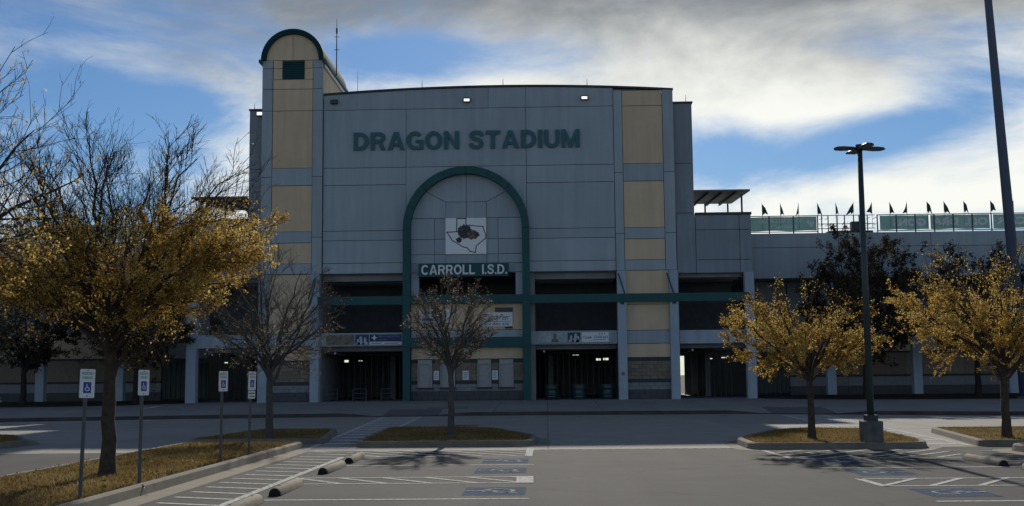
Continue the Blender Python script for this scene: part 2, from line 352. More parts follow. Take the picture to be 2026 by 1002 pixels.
# ================================================================== GROUND
struct(MB().add([(-2500, -600, -0.03), (2500, -600, -0.03), (2500, 4500, -0.03), (-2500, 4500, -0.03)], [(0, 1, 2, 3)]).build('ground', EARTH))
lot = struct(MB().add([(-60, -30, 0), (60, -30, 0), (60, 27.3, 0), (-60, 27.3, 0)], [(0, 1, 2, 3)]).build('parking_lot', ASPH))
KP = [(-60, 44), (-23, 48.3), (-15, 50.3), (-9, 51), (0, 51.2), (9, 50.6), (12, 48.8), (18, 46.2), (60, 42)]
def yk(x): return float(np.interp(x, [p[0] for p in KP], [p[1] for p in KP]))
def wz(x, y): return 0.15 + max(0.0, min(1.0, (y-yk(x))/(61.3-yk(x))))*0.30
road = struct(MB().add([(-60, 27.3, -0.015), (60, 27.3, -0.015), (60, 50, -0.015), (-60, 50, -0.015)], [(0, 1, 2, 3)]).build('drive_road', JOINT))
for i in range(20):
    for j in range(5):
        x0, x1 = -60+i*6+0.008, -60+(i+1)*6-0.008
        ya = 27.3+j*4.4+0.008; yb0 = 27.3+(j+1)*4.4-0.008; yb1 = yb0
        if j == 4: yb0, yb1 = yk(x0)+0.02, yk(x1)+0.02
        xs = [x0, (x0+x1)/2, x1]; 
        pts = [(x0, ya), (x1, ya), (x1, yb1)] + ([((x0+x1)/2, yk((x0+x1)/2)+0.02)] if j == 4 else []) + [(x0, yb0)]
        MB().prism_z(pts, -0.014, rng.uniform(-0.001, 0.002)).build('concrete_slab', DRIVE, road)
walk = struct(MB().add([(-60, 44, -0.02), (60, 44, -0.02), (60, 61.3, -0.02), (-60, 61.3, -0.02)], [(0, 1, 2, 3)]).build('sidewalk', JOINT))
RAMPS = [(-7.6, -5.0), (9.2, 11.8)]
def rampw(x):
    for a, b in RAMPS:
        c, h = (a+b)/2, (b-a)/2
        d = abs(x-c)
        if d < h+1.4: return 1.0 if d < h else 1-(d-h)/1.4
    return 0.0
def wz2(x, y):
    z = wz(x, y); t = max(0.0, 1-(y-yk(x))/2.6); return z - rampw(x)*t*(wz(x, yk(x))-0.012)
xs = [-60+2.4*i for i in range(51)]
for a, b in zip(xs[:-1], xs[1:]):
    for j in range(4):
        n = 5; mb = MB(); V = []; F_ = []
        for p in range(n+1):
            for q in range(4):
                x = a+0.008+(b-a-0.016)*p/n; t = (j+0.004+(0.992)*q/3)/4; y = yk(x)+0.16+(61.3-yk(x)-0.16)*t
                V.append((x, y, wz2(x, y)))
        for p in range(n):
            for q in range(3): F_.append((p*4+q, (p+1)*4+q, (p+1)*4+q+1, p*4+q+1))
        mb.add(V, F_).build('paving_slab', RAMP if (j == 0 and rampw((a+b)/2) > 0.6) else WALK, walk)
def road_kerb(xa, xb):
    n = max(4, int((xb-xa)/1.2)); V = []; F_ = []
    for i in range(n+1):
        x = xa+(xb-xa)*i/n; y = yk(x); h = max(0.008, 0.15*(1-rampw(x)))
        V += [(x, y-0.02, -0.02), (x, y, h-0.02), (x, y+0.03, h), (x, y+0.155, h), (x, y+0.155, -0.02)]
    for i in range(n):
        for k in range(4): F_.append((i*5+k, (i+1)*5+k, (i+1)*5+k+1, i*5+k+1))
    return mesh(V, F_)
x = -60.0
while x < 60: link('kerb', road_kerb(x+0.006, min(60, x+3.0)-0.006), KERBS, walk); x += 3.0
# storm drain mouth in the sidewalk kerb and covers in the walk
MB().box(-5.6, -3.7, 54.4, 55.1, 0.20, 0.262).build('drain_cover', DARKM, walk)
MB().tube([(-2.9, 41.0, -0.01), (-2.9, 41.0, 0.006)], 0.5, 20).build('manhole_cover', DARKM, road)

# painted marks --------------------------------------------------------
def paint(pts, m=PWHITE, z=0.005, parent=lot, name='painted_line'):
    return MB().add([(x, y, z) for x, y in pts], [tuple(range(len(pts)))]).build(name, m, parent)
def pline(x0, y0, x1, y1, w=0.10, m=PWHITE, z=0.005, parent=lot):
    d = Vector((x1-x0, y1-y0)); n = Vector((-d.y, d.x)).normalized()*w/2
    return paint([(x0-n.x, y0-n.y), (x1-n.x, y1-n.y), (x1+n.x, y1+n.y), (x0+n.x, y0+n.y)], m, z, parent)
# left bank of stalls
pline(-4.42, 9.5, -4.42, 25.3, 0.12)
for y in (22.75, 16.48): pline(-4.1, y, -0.28, y, 0.11)
pline(-4.3, 20.05, -0.28, 20.05, 0.09); pline(-4.3, 18.92, -0.28, 18.92, 0.09); paint([(-0.52, 18.86), (-0.24, 18.86), (-0.26, 20.1), (-0.54, 20.1)], PWHITE, 0.009)
for i in range(5): pline(-4.3+i*0.73, 20.03, -3.36+i*0.73, 18.95, 0.10, z=0.007)
pline(-0.65, 20.03, -0.54, 19.9, 0.10, z=0.007)
pline(-4.3, 13.6, -0.28, 13.6, 0.11)
pline(-4.42, 25.25, -0.45, 25.15, 0.10); pline(-0.42, 25.1, -0.42, 28.1, 0.16)
def hatch(x0, x1, ya, yb, dx, step, m, z):
    a = x0-abs(dx)
    while a < x1+abs(dx):
        p, q = (a, ya), (a+dx, yb); ts = sorted([(x0-p[0])/dx, (x1-p[0])/dx]); t0, t1 = max(0, ts[0]), min(1, ts[1])
        if t1-t0 > 0.06: pline(p[0]+dx*t0, ya+(yb-ya)*t0, p[0]+dx*t1, ya+(yb-ya)*t1, 0.11, m, z)
        a += step
hatch(-4.35, -0.5, 27.25, 25.28, 1.9, 0.73, PWHITE, 0.007)
hatch(4.95, 8.6, 26.4, 23.95, -2.2, 0.73, PWHITE, 0.007)
for i in range(22):
    y = 11.2+i*0.78
    pline(-5.42, y+0.34, -4.46, y-0.05, 0.11)
for i in range(6): pline(-5.7, 27.0+i*0.62-0.7, -4.5, 26.9+i*0.62-0.7, 0.12, PFADE, z=0.008)
for i in range(22): paint([(-0.2+i*0.22, 27.34), (-0.05+i*0.22, 27.33), (-0.05+i*0.22, 27.43), (-0.2+i*0.22, 27.44)], PWHITE, 0.010, road)
# right bank of stalls
pline(4.88, 21.4, 9.4, 21.4, 0.11); pline(5.0, 19.2, 9.4, 19.2, 0.09); pline(5.05, 17.95, 9.4, 17.95, 0.09); pline(5.12, 15.8, 9.4, 15.8, 0.11)
pline(5.0, 19.24, 5.06, 17.9, 0.13); pline(4.8, 26.4, 4.9, 23.8, 0.12); pline(4.9, 23.85, 8.6, 23.85, 0.10)
for i in range(6): pline(5.9+i*0.73, 19.18, 5.05+i*0.73, 17.98, 0.10, z=0.007)
for i in range(14): pline(8.7, 21.9+i*0.62-4, 9.7, 21.6+i*0.62-4, 0.11, PFADE, z=0.007)
# crosswalks over the drive
def xwalk(ax, ay, bx, by, w0, w1, n):
    pline(ax-w0/2, ay, bx-w1/2, by, 0.16, PWHITE, 0.006, road); pline(ax+w0/2, ay, bx+w1/2, by, 0.16, PWHITE, 0.006, road)
    for i in range(n):
        t = (i+0.5)/n; x = ax+(bx-ax)*t; y = ay+(by-ay)*t; w = w0+(w1-w0)*t
        pline(x-w/2+0.08, y+0.1, x+w/2-0.08, y-0.1, 0.55, PWHITE, 0.006, road)
xwalk(-5.25, 28.0, -6.25, 50.2, 1.05, 1.6, 14)
xwalk(9.25, 27.6, 10.5, 48.6, 1.05, 1.6, 13)
xwalk(-22.5, 45.5, -15.0, 50.0, 1.6, 1.6, 6)
for x0 in (-14.5, -12.4, -10.8, -9.2, -3.2, -1.7, -0.5, 0.95, 2.6, 4.9, 7.0): pline(x0, 48.2, x0+0.5, 49.0, 0.22, PYEL, 0.008, road)
# wheelchair emblems painted on the lot
def isa(cx, cy, flip, w=0.95, d=1.35):
    o = paint([(cx-w/2, cy-d/2), (cx+w/2, cy-d/2), (cx+w/2, cy+d/2), (cx-w/2, cy+d/2)], PBLUE, 0.005, lot, 'blue_stall_patch')
    mb = MB(); z = 0.010; s = -1 if flip else 1
    def q(pts): mb.add([(cx+s*a*w, cy+b*d, z) for a, b in pts], [tuple(range(len(pts)))])
    def seg(a, b, c, e, t=0.035):
        dx, dy = (c-a)*w, (e-b)*d; l = math.hypot(dx, dy); nx, ny = -dy/l*t, dx/l*t
        mb.add([(cx+s*a*w-nx, cy+b*d-ny, z), (cx+s*c*w-nx, cy+e*d-ny, z), (cx+s*c*w+nx, cy+e*d+ny, z), (cx+s*a*w+nx, cy+b*d+ny, z)], [(0, 1, 2, 3)])
    pts = [(0.06+0.24*math.cos(t), -0.03+0.26*math.sin(t)) for t in [R(a) for a in range(-60, 215, 20)]]
    for a, b in zip(pts[:-1], pts[1:]): seg(*a, *b)
    seg(-0.40, 0.0, 0.0, 0.02); seg(0.0, 0.02, 0.02, -0.22); seg(0.02, -0.22, 0.26, -0.24); seg(0.26, -0.24, 0.38, -0.32)
    q([(-0.46, -0.05), (-0.40, -0.05), (-0.40, 0.05), (-0.46, 0.05)])
    mb.build('wheelchair_mark', PFADE, o)
for cx, cy in ((-0.86, 23.8), (-0.86, 21.4), (-0.80, 17.6), (-0.75, 15.0)): isa(cx, cy, False, 0.92, 1.25)
for cx, cy in ((5.6, 22.9), (5.7, 20.4), (5.75, 16.95), (5.9, 14.6)): isa(cx, cy, True, 0.95, 1.2)

# ================================================================== KERBED ISLANDS
def smooth_poly(poly, rad=0.5, n=5):
    out = []; k = len(poly)
    for i in range(k):
        p = Vector(poly[i]); a = Vector(poly[i-1]); b = Vector(poly[(i+1) % k])
        r = min(rad, (a-p).length*0.45, (b-p).length*0.45); s = p+(a-p).normalized()*r; e = p+(b-p).normalized()*r
        for j in range(n+1):
            t = j/n; out.append(tuple(s*(1-t)**2+p*2*t*(1-t)+e*t*t))
    return out
def inset(poly, d):
    k = len(poly); out = []
    area = sum(poly[i][0]*poly[(i+1) % k][1]-poly[(i+1) % k][0]*poly[i][1] for i in range(k)); sg = 1 if area > 0 else -1
    for i in range(k):
        a, p, b = Vector(poly[i-1]), Vector(poly[i]), Vector(poly[(i+1) % k])
        t = (b-a).normalized(); out.append((p.x-t.y*d*sg, p.y+t.x*d*sg))
    return out
def inside(poly, x, y):
    c = False; k = len(poly); j = k-1
    for i in range(k):
        if (poly[i][1] > y) != (poly[j][1] > y) and x < (poly[j][0]-poly[i][0])*(y-poly[i][1])/(poly[j][1]-poly[i][1])+poly[i][0]: c = not c
        j = i
    return c
GRASSM = leaf_mat('dry_grass_blade', (0.15, 0.11, 0.04), (0.38, 0.29, 0.115), 0.35)
LITTER = leaf_mat('fallen_leaf', (0.13, 0.06, 0.02), (0.28, 0.17, 0.05), 0.3)
def tone_mesh(name, V, F_, tone, m, parent=None):
    me = bpy.data.meshes.new(name); nV = len(V); nF = len(F_); k = F_.shape[1]
    me.vertices.add(nV); me.vertices.foreach_set('co', np.asarray(V, 'f').ravel())
    me.loops.add(nF*k); me.loops.foreach_set('vertex_index', F_.astype('i').ravel())
    me.polygons.add(nF); me.polygons.foreach_set('loop_start', np.arange(nF, dtype='i')*k); me.polygons.foreach_set('loop_total', np.full(nF, k, 'i'))
    a = me.attributes.new('tone', 'FLOAT', 'POINT'); a.data.foreach_set('value', np.asarray(tone, 'f'))
    me.update(calc_edges=True); return link(name, me, m, parent)
def grass_on(poly, n, label, h=(0.03, 0.075), seed=1, litter=0):
    r = np.random.RandomState(seed); P = np.array(poly); lo, hi = P.min(0), P.max(0); pts = []
    while len(pts) < n:
        q = r.uniform(lo, hi, (n, 2)); bare = np.sin(q[:, 0]*3.1+2*np.sin(q[:, 1]*1.3))*np.cos(q[:, 1]*2.2+np.sin(q[:, 0]*2.7))
        pts += [p for p, k in zip(q, bare) if r.uniform() > 0.75*max(0, k) and inside(poly, p[0], p[1])]
    p = np.array(pts[:n]); ang = r.uniform(0, 2*np.pi, n); hh = r.uniform(*h, n); w = r.uniform(0.006, 0.013, n)
    dx, dy = np.cos(ang), np.sin(ang); lean = r.normal(0, 0.03, (n, 2)); z0 = np.full(n, 0.118)
    a = np.stack([p[:, 0]-dx*w, p[:, 1]-dy*w, z0], 1); b = np.stack([p[:, 0]+dx*w, p[:, 1]+dy*w, z0], 1); c = np.stack([p[:, 0]+lean[:, 0], p[:, 1]+lean[:, 1], z0+hh], 1)
    V = np.stack([a, b, c], 1).reshape(-1, 3)
    patch = 0.5+0.5*np.sin(p[:, 0]*2.3+np.sin(p[:, 1]*1.7)*1.3)*np.cos(p[:, 1]*1.1+p[:, 0])
    tone = np.repeat(np.clip(0.25+0.4*patch+r.normal(0, 0.22, n), 0, 1), 3)
    o = tone_mesh('dry_grass', V, np.arange(3*n).reshape(-1, 3), tone, GRASSM); tag(o, label, 'grass', kind='stuff')
    if litter:
        q = p[r.choice(n, litter, replace=False)]; ang = r.uniform(0, 2*np.pi, litter); s = r.uniform(0.015, 0.03, litter); z = 0.15+r.uniform(0, 0.04, litter)
        ca, sa = np.cos(ang)*s, np.sin(ang)*s; t = r.normal(0, 0.012, (litter, 4))
        V = np.stack([np.stack([q[:, 0]+ca, q[:, 1]+sa, z+t[:, 0]], 1), np.stack([q[:, 0]-sa*.6, q[:, 1]+ca*.6, z+t[:, 1]], 1),
                      np.stack([q[:, 0]-ca, q[:, 1]-sa, z+t[:, 2]], 1), np.stack([q[:, 0]+sa*.6, q[:, 1]-ca*.6, z+t[:, 3]], 1)], 1).reshape(-1, 3)
        o = tone_mesh('fallen_leaves', V, np.arange(4*litter).reshape(-1, 4), np.repeat(r.uniform(0, 1, litter), 4), LITTER)
        tag(o, 'scattered fallen leaves on the '+label.split(' on the ', 1)[1], 'leaves', kind='stuff')
ISL = {}
def island(key, poly, rad, gn, label, seed, gutter=0.0, litter=0):
    poly = smooth_poly(poly, rad); ISL[key] = poly; k = len(poly)
    root = struct(MB().prism_z(inset(poly, 0.12), -0.01, 0.12).build('planting_island', SOIL))
    # kerb built as short cast lengths, joint after joint
    rings = [(inset(poly, 0.0), -0.01), (inset(poly, 0.03), 0.125), (inset(poly, 0.065), 0.15), (inset(poly, 0.165), 0.148), (inset(poly, 0.175), 0.10)]
    acc = 0.0; start = 0; pieces = []
    per = [(Vector(poly[(i+1) % k])-Vector(poly[i])).length for i in range(k)]
    for i in range(k):
        m = max(1, int(per[i]/2.6))
        for j in range(m):
            V = []
            for t in (j/m, (j+1)/m):
                e = 0.0 if m == 1 else (0.004/per[i] if t == j/m else -0.004/per[i])
                for rg, z in rings:
                    a, b = Vector(rg[i]), Vector(rg[(i+1) % k]); q = a.lerp(b, t+e); V.append((q.x, q.y, z))
            pieces.append((V, [(q, 5+q, 6+q, 1+q) for q in range(4)] + [(4, 3, 2, 1, 0), (5, 6, 7, 8, 9)]))
    cur = MB(); ln = 0.0
    for i, (V, F_) in enumerate(pieces):
        cur.add(V, F_); ln += (Vector(V[0])-Vector(V[5])).length
        if ln > 1.6 or i == len(pieces)-1: cur.build('kerb', KERB, root); cur = MB(); ln = 0.0
    if gutter:
        g = inset(poly, -gutter)
        V = [(x, y, 0.004) for x, y in poly]+[(x, y, 0.003) for x, y in g]
        MB().add(V, [(i, (i+1) % k, k+(i+1) % k, k+i) for i in range(k)]).build('gutter', KERBD, root)
    grass_on(inset(poly, 0.2), gn, label, seed=seed, litter=litter)
    return root
island('L1', [(-6.0, 4), (-6.0, 29.1), (-9.1, 29.1), (-9.1, 4)], 0.55, 60000, 'dry golden grass on the long island with four sign posts', 3, 0.42, 2600)
island('L2', [(-5.75, 30.2), (-6.5, 36.3), (-9.0, 36.3), (-9.5, 30.2)], 0.5, 12000, 'brown grass on the shaded island behind the sign posts', 4, 0, 150)
island('C', [(-4.78, 28.6), (-0.35, 28.5), (-0.25, 31.4), (-1.5, 35.9), (-3.0, 37.1), (-5.1, 37.0)], 0.6, 22000, 'brown grass on the middle island in front of the arch', 5, 0.35, 300)
island('R', [(4.55, 26.65), (8.5, 26.55), (8.9, 28.0), (9.3, 33.5), (7.5, 34.4), (6.3, 33.4), (4.6, 29.2)], 0.55, 24000, 'golden grass on the island around the lamp base', 6, 0.3, 500)
island('FR', [(9.85, 27.2), (18, 27.2), (18, 34), (10.9, 34)], 0.4, 18000, 'golden grass on the far right island across the crosswalk', 7, 0, 300)
island('NR', [(10.0, 4), (14, 4), (14, 26.1), (10.0, 26.1)], 0.5, 9000, 'golden grass on the island at the right picture edge', 8, 0.4, 100)
island('FL', [(-19, 28.4), (-14.0, 28.4), (-13.8, 31.0), (-15.5, 34), (-19, 34)], 0.6, 9000, 'grass on the island at the left picture edge', 9, 0.3, 100)
# hairline crack in the near kerb
MB().add([(-6.06, 17.42, 0.152), (-6.03, 17.40, 0.152), (-6.0, 17.36, 0.10), (-5.97, 17.33, 0.008), (-5.9, 17.2, 0.008), (-5.9, 17.25, 0.008), (-5.975, 17.37, 0.012), (-6.005, 17.40, 0.10)],
         [(0, 1, 2, 7), (7, 2, 3, 6), (6, 3, 4, 5)]).build('kerb_crack', INK, [o for o in bpy.data.objects if o.name == 'planting_island'][0])

# ================================================================== ENTRANCE BUILDING
YF = 61.5; ZB = 0.44
bld = thing('stadium_entrance_building', 'grey and tan concrete stadium entrance with round topped tower and green arch', 'building', (-4, YF, ZB))
J = 0.014
def panel(x0, x1, z0, z1, m=GREY, y=YF, d=0.18, name='wall_panel', parent=None):
    return box(name, x0+J, x1-J, y, y+d, z0+J, z1-J, m, parent or bld)
def topz(x): return 17.36 - 0.32*((x+2.6)/9.4)**2
def panel_poly(poly, m=GREY, y=YF, d=0.18, name='wall_panel', parent=None):
    return MB().prism_y(inset(poly, J), y, y+d).build(name, m, parent or bld)
# arch geometry on the wall plane
AX, AZ, RO, RI = -4.22, 9.52, 3.36, 2.97
def arc(r, a0, a1, n=24, cx=AX, cz=AZ): return [(cx+r*math.cos(R(a0+(a1-a0)*i/n)), cz+r*math.sin(R(a0+(a1-a0)*i/n))) for i in range(n+1)]
RM = 3.16   # wall panels end behind the middle of the arch frame
# outer panels around the arch
XJ = [-11.93, -7.45, -0.98, 3.72]
for x0, x1 in ((-11.93, -7.45), (-0.98, 3.72)):
    for z0, z1 in ((7.22, 7.78), (7.78, 9.0), (9.0, 9.52), (9.52, 12.0), (12.0, 12.94)): panel(x0, x1, z0, z1)
    panel(x0, x1, 12.94, 16.12)
    n = 6; up = [(x0+(x1-x0)*i/n, topz(x0+(x1-x0)*i/n)-0.11) for i in range(n, -1, -1)]
    panel_poly([(x0, 16.12), (x1, 16.12)]+up)
panel(-7.45, -0.98, 12.94, 16.12)
for x0, x1 in ((-7.45, -3.0), (-3.0, -0.98)):
    n = 6; panel_poly([(x0, 16.12), (x1, 16.12)]+[(x0+(x1-x0)*i/n, topz(x0+(x1-x0)*i/n)-0.11) for i in range(n, -1, -1)])
# spandrels beside the arch
a = arc(RM, 180, 90, 18); b_ = arc(RM, 0, 90, 18)
panel_poly([(-7.45, AZ)] + a + [(AX, 12.94), (-7.45, 12.94)][0:2]); panel_poly([(-0.98, 12.94), (AX, 12.94)] + b_[::-1] + [(-0.98, AZ)])
for z0, z1 in ((7.22, 7.78), (7.78, 9.0), (9.0, 9.52)):
    panel(-7.45, AX-RM, z0, z1); panel(AX+RM, -0.98, z0, z1)
# panels inside the arch, cut by the joints seen in the photo
YI = YF+0.06
def inarch(*segs): panel_poly(list(segs), GREY, YI, 0.16)
zc = 11.02; xl, xr = -5.32, -3.14; rt = 10.15
cut = lambda x: AZ+math.sqrt(max(0, RM**2-(x-AX)**2))
aL = 137; aR = 180-aL; pL = (AX+RM*math.cos(R(aL)), AZ+RM*math.sin(R(aL))); pR = (AX+RM*math.cos(R(aR)), AZ+RM*math.sin(R(aR)))
inarch((xl, zc), (AX, zc), (AX, AZ+RM), *arc(RM, 90, aL, 8)[1:]); inarch((AX, zc), (xr, zc), *arc(RM, aR, 90, 8))
zz = rt; ang = math.degrees(math.asin((zz-AZ)/RM))
inarch((xl, zc), pL, *arc(RM, aL, 180-ang, 8)[1:], (xl, zz)); inarch((xr, zz), *arc(RM, ang, aR, 8), (xr, zc))
panel(xl, AX, rt, zc, y=YI, d=.16); panel(AX, xr, rt, zc, y=YI, d=.16)
for z0, z1 in ((7.72, 8.2), (8.2, 9.02), (9.02, rt)):
    e = 0.0
    panel(AX-RM+(0.07 if z1 == rt else 0), -5.92, z0, z1, y=YI, d=.16); panel(-5.92, xl, z0, z1, y=YI, d=.16); panel(xr, -2.53, z0, z1, y=YI, d=.16); panel(-2.53, AX+RM-(0.07 if z1 == rt else 0), z0, z1, y=YI, d=.16)
panel(xl, xr, 7.72, 8.2, y=YI, d=.16); panel(xl, xr, 8.2, rt, y=YI, d=.16)
panel(AX-RM, AX+RM, 7.22, 7.72, y=YI, d=.16)
# right pilaster: grey ladder with tan fields standing slightly proud
PY = YF-0.06
TZ = [(12.95, 16.9), (9.5, 12.0), (7.78, 8.9)]
def pilaster(xa, xb, ta, tb, tops, y):
    zt = tops
    panel(xa, ta, 7.22, 9.2, GREY, y); panel(xa, ta, 9.2, 12.48, GREY, y); panel(xa, ta, 12.48, zt, GREY, y)
    panel(tb, xb, 7.22, 9.2, GREY, y); panel(tb, xb, 9.2, 12.48, GREY, y); panel(tb, xb, 12.48, zt, GREY, y)
    panel(ta, tb, 7.22, 7.78, GREY, y); panel(ta, tb, 8.9, 9.5, GREY, y); panel(ta, tb, 12.0, 12.95, GREY, y)
    for z0, z1 in TZ:
        if z1 > 16: z1 = 16.1
        panel(ta, tb, z0, z1, TAN, y+0.035, name='tan_panel')
pilaster(3.72, 6.93, 4.19, 6.34, 16.96, PY)
panel(4.19, 6.34, 16.1, 16.94, TAN, PY+0.035, name='tan_panel')
# lower pilaster bays: concrete columns, tan fields, block courses
def lower_bay(xa, xb, y, cw=0.47, parent=None):
    for c0, c1 in ((xa, xa+cw), (xb-cw, xb)):
        bevel(box('column', c0, c1, y-0.28, y+0.3, wz((c0+c1)/2, 61.2)-0.05, 7.2, COLM, bld), 0.02, 1)
    x0, x1 = xa+cw, xb-cw
    panel(x0, x1, 5.42, 7.22, TAN, y, name='tan_panel'); panel(x0, x1, 4.05, 5.42, TAN, y, name='tan_panel')
    panel(x0, x1, 3.36, 4.05, GREY, y-0.05); panel(x0, x1, 2.63, 3.36, TAN, y, name='tan_panel')
    blocks(x0, x1, y)
BM = {}
def blk(w, h, m):
    k = (round(w, 3), round(h, 3), m.name)
    if k not in BM: me = mesh([(0, 0, 0), (w, 0, 0), (w, 0.12, 0), (0, 0.12, 0), (0, 0, h), (w, 0, h), (w, 0.12, h), (0, 0.12, h)], BF); me.materials.append(m); BM[k] = me
    return BM[k]
def blocks(x0, x1, y, skip=()):
    box('block_backing', x0+0.004, x1-0.004, y+0.10, y+0.22, 0.3, 2.63, DBAND, bld)
    def course(z0, h, m, off, name, bw=0.4):
        spans = [(x0, x1)]
        for s0, s1, s2, s3 in skip:
            if z0 < s3 and z0+h > s2: spans = [q for u, v in spans for q in ((u, min(v, s0)), (max(u, s1), v)) if q[1]-q[0] > 0.03]
        x = x0-off
        while x < x1-0.02:
            for u, v in spans:
                a, b = max(x, u)+0.006, min(x+bw, v)-0.006
                if b-a > 0.03:
                    o = link(name, blk(b-a, h-0.012, m), None, bld); o.location = Vector((a, y+rng.uniform(-0.002, 0.002), z0+0.006))-Vector(bld.location)
            x += bw
    course(2.44, 0.19, DBAND, 0, 'dark_block', 0.8)
    for i in range(5): course(1.5+i*0.188, 0.188, BLOCK, 0.2*(i % 2), 'block')
    course(1.32, 0.18, DBAND, 0, 'dark_block', 0.8); course(0.95, 0.185, LBAND, 0, 'block'); course(1.135, 0.185, LBAND, 0.2, 'block')
    course(0.50, 0.225, DBASE, 0, 'base_block', 0.6); course(0.725, 0.225, DBASE, 0.3, 'base_block', 0.6); course(0.28, 0.22, DBASE, 0, 'base_block', 0.6)
lower_bay(3.74, 6.95, YF-0.02)
lower_bay(-15.29, -12.04, YF-0.02)
# side columns of the wings in the building line
for c0, c1 in ((10.45, 10.93), (-19.13, -18.6)):
    bevel(box('column', c0, c1, YF-0.25, YF+0.3, 0.35, 7.05, COLM, bld), 0.02, 1)
# stepped shoulders and low side blocks
for x0, x1, zt in ((6.93, 7.98, 16.28), (-16.06, -15.27, 16.25)):
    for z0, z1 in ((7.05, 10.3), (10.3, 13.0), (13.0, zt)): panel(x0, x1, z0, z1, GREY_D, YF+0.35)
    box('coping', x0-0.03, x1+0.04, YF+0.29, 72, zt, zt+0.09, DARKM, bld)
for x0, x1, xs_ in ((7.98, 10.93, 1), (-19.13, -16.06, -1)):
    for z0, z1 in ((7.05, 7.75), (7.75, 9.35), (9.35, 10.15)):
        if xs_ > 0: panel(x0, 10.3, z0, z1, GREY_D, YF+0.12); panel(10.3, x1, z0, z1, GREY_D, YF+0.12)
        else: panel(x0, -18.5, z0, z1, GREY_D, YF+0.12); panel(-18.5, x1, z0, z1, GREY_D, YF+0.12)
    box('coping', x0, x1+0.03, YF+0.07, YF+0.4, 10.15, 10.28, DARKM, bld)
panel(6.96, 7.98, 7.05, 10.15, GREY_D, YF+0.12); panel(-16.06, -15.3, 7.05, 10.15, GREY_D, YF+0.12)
# solid bodies behind the panels
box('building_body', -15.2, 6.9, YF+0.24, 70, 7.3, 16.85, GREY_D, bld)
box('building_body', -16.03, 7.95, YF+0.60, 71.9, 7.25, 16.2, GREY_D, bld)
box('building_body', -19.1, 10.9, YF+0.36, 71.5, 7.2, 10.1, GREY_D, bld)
# roof edge
n = 24; up = [(-11.93+18.88*i/n, topz(-11.93+18.88*i/n)) for i in range(n+1)]
MB().prism_y([(x, z-0.10) for x, z in up]+[(x, z) for x, z in up[::-1]], YF-0.07, YF+0.5).build('coping', DARKM, bld)
MB().prism_y([(-11.9, 16.0), (6.9, 16.0)]+[(x, z-0.09) for x, z in up[::-1] if -11.9 < x < 6.9], YF+0.19, YF+0.5).build('parapet_backing', GREY_D, bld)
# tower -----------------------------------------------------------------
TX0, TX1, TY = -15.27, -11.95, YF-0.15
TC = (TX0+TX1)/2; TW = (TX1-TX0)/2; SPZ = 18.9
tower = box('tower', TX0+0.08, TX1-0.04, TY+0.2, 68.2, 7.3, SPZ-0.02, TAN, bld)
def tpanel(x0, x1, z0, z1, m, y=TY, name='wall_panel'): return panel(x0, x1, z0, z1, m, y, 0.2, name)
for xa, xb in ((TX0, -14.68), (-12.5, TX1)):
    for z0, z1 in ((7.22, 9.2), (9.2, 12.48), (12.48, 16.1), (16.1, 17.3), (17.3, 18.45), (18.45, SPZ)): tpanel(xa, xb, z0, z1, GREY)
for z0, z1 in ((7.22, 7.78), (8.9, 9.5), (12.0, 12.95)): tpanel(-14.68, -12.5, z0, z1, GREY)
for z0, z1 in ((7.78, 8.9), (9.5, 12.0), (12.95, 16.1), (16.1, 17.3)): tpanel(-14.68, -12.5, z0, z1, TAN, TY+0.035, 'tan_panel')
for z0, z1, xa, xb in ((17.3, 17.84, -14.68, -12.5), (17.84, 18.45, -14.68, -14.17), (17.84, 18.45, -12.97, -12.5), (18.45, SPZ, -14.68, -14.17), (18.45, SPZ, -12.97, -12.5)):
    tpanel(xa, xb, z0, z1, TAN, TY+0.035, 'tan_panel')
RT = 1.42
for a0, a1 in ((0, 90), (90, 180)):
    panel_poly([(TC, SPZ)]+arc(RT+0.1, a0, a1, 12, TC, SPZ), TAN, TY+0.035, 0.2, 'tan_panel')
MB().prism_y(arc(RT+0.30, 0, 180, 28, TC, SPZ)+arc(RT+0.02, 180, 0, 28, TC, SPZ), TY-0.14, 68.4).build('tower_roof', mat('roof_green', (0.010, 0.050, 0.055), 0.9, 0.1, 1.5), bld)
for sx in (-1, 1): box('gutter', TC+sx*(RT+0.31)-0.10, TC+sx*(RT+0.31)+0.10, TY-0.16, 68.4, SPZ-0.14, SPZ+0.03, GREEN, bld)
box('white_trim', TX1+0.02, TX1+0.07, TY+0.3, 68.3, SPZ-0.32, SPZ-0.16, WHITE, bld)
louv = box('louvre', -14.15, -12.99, TY+0.06, TY+0.14, 17.86, SPZ-0.02, GLASS, bld)
for i in range(10): MB().add([(-14.15, TY+0.0, 17.88+i*0.1), (-12.99, TY+0.0, 17.88+i*0.1), (-12.99, TY+0.06, 17.96+i*0.1), (-14.15, TY+0.06, 17.96+i*0.1)], [(0, 1, 2, 3)]).build('slat', GREEN, louv)
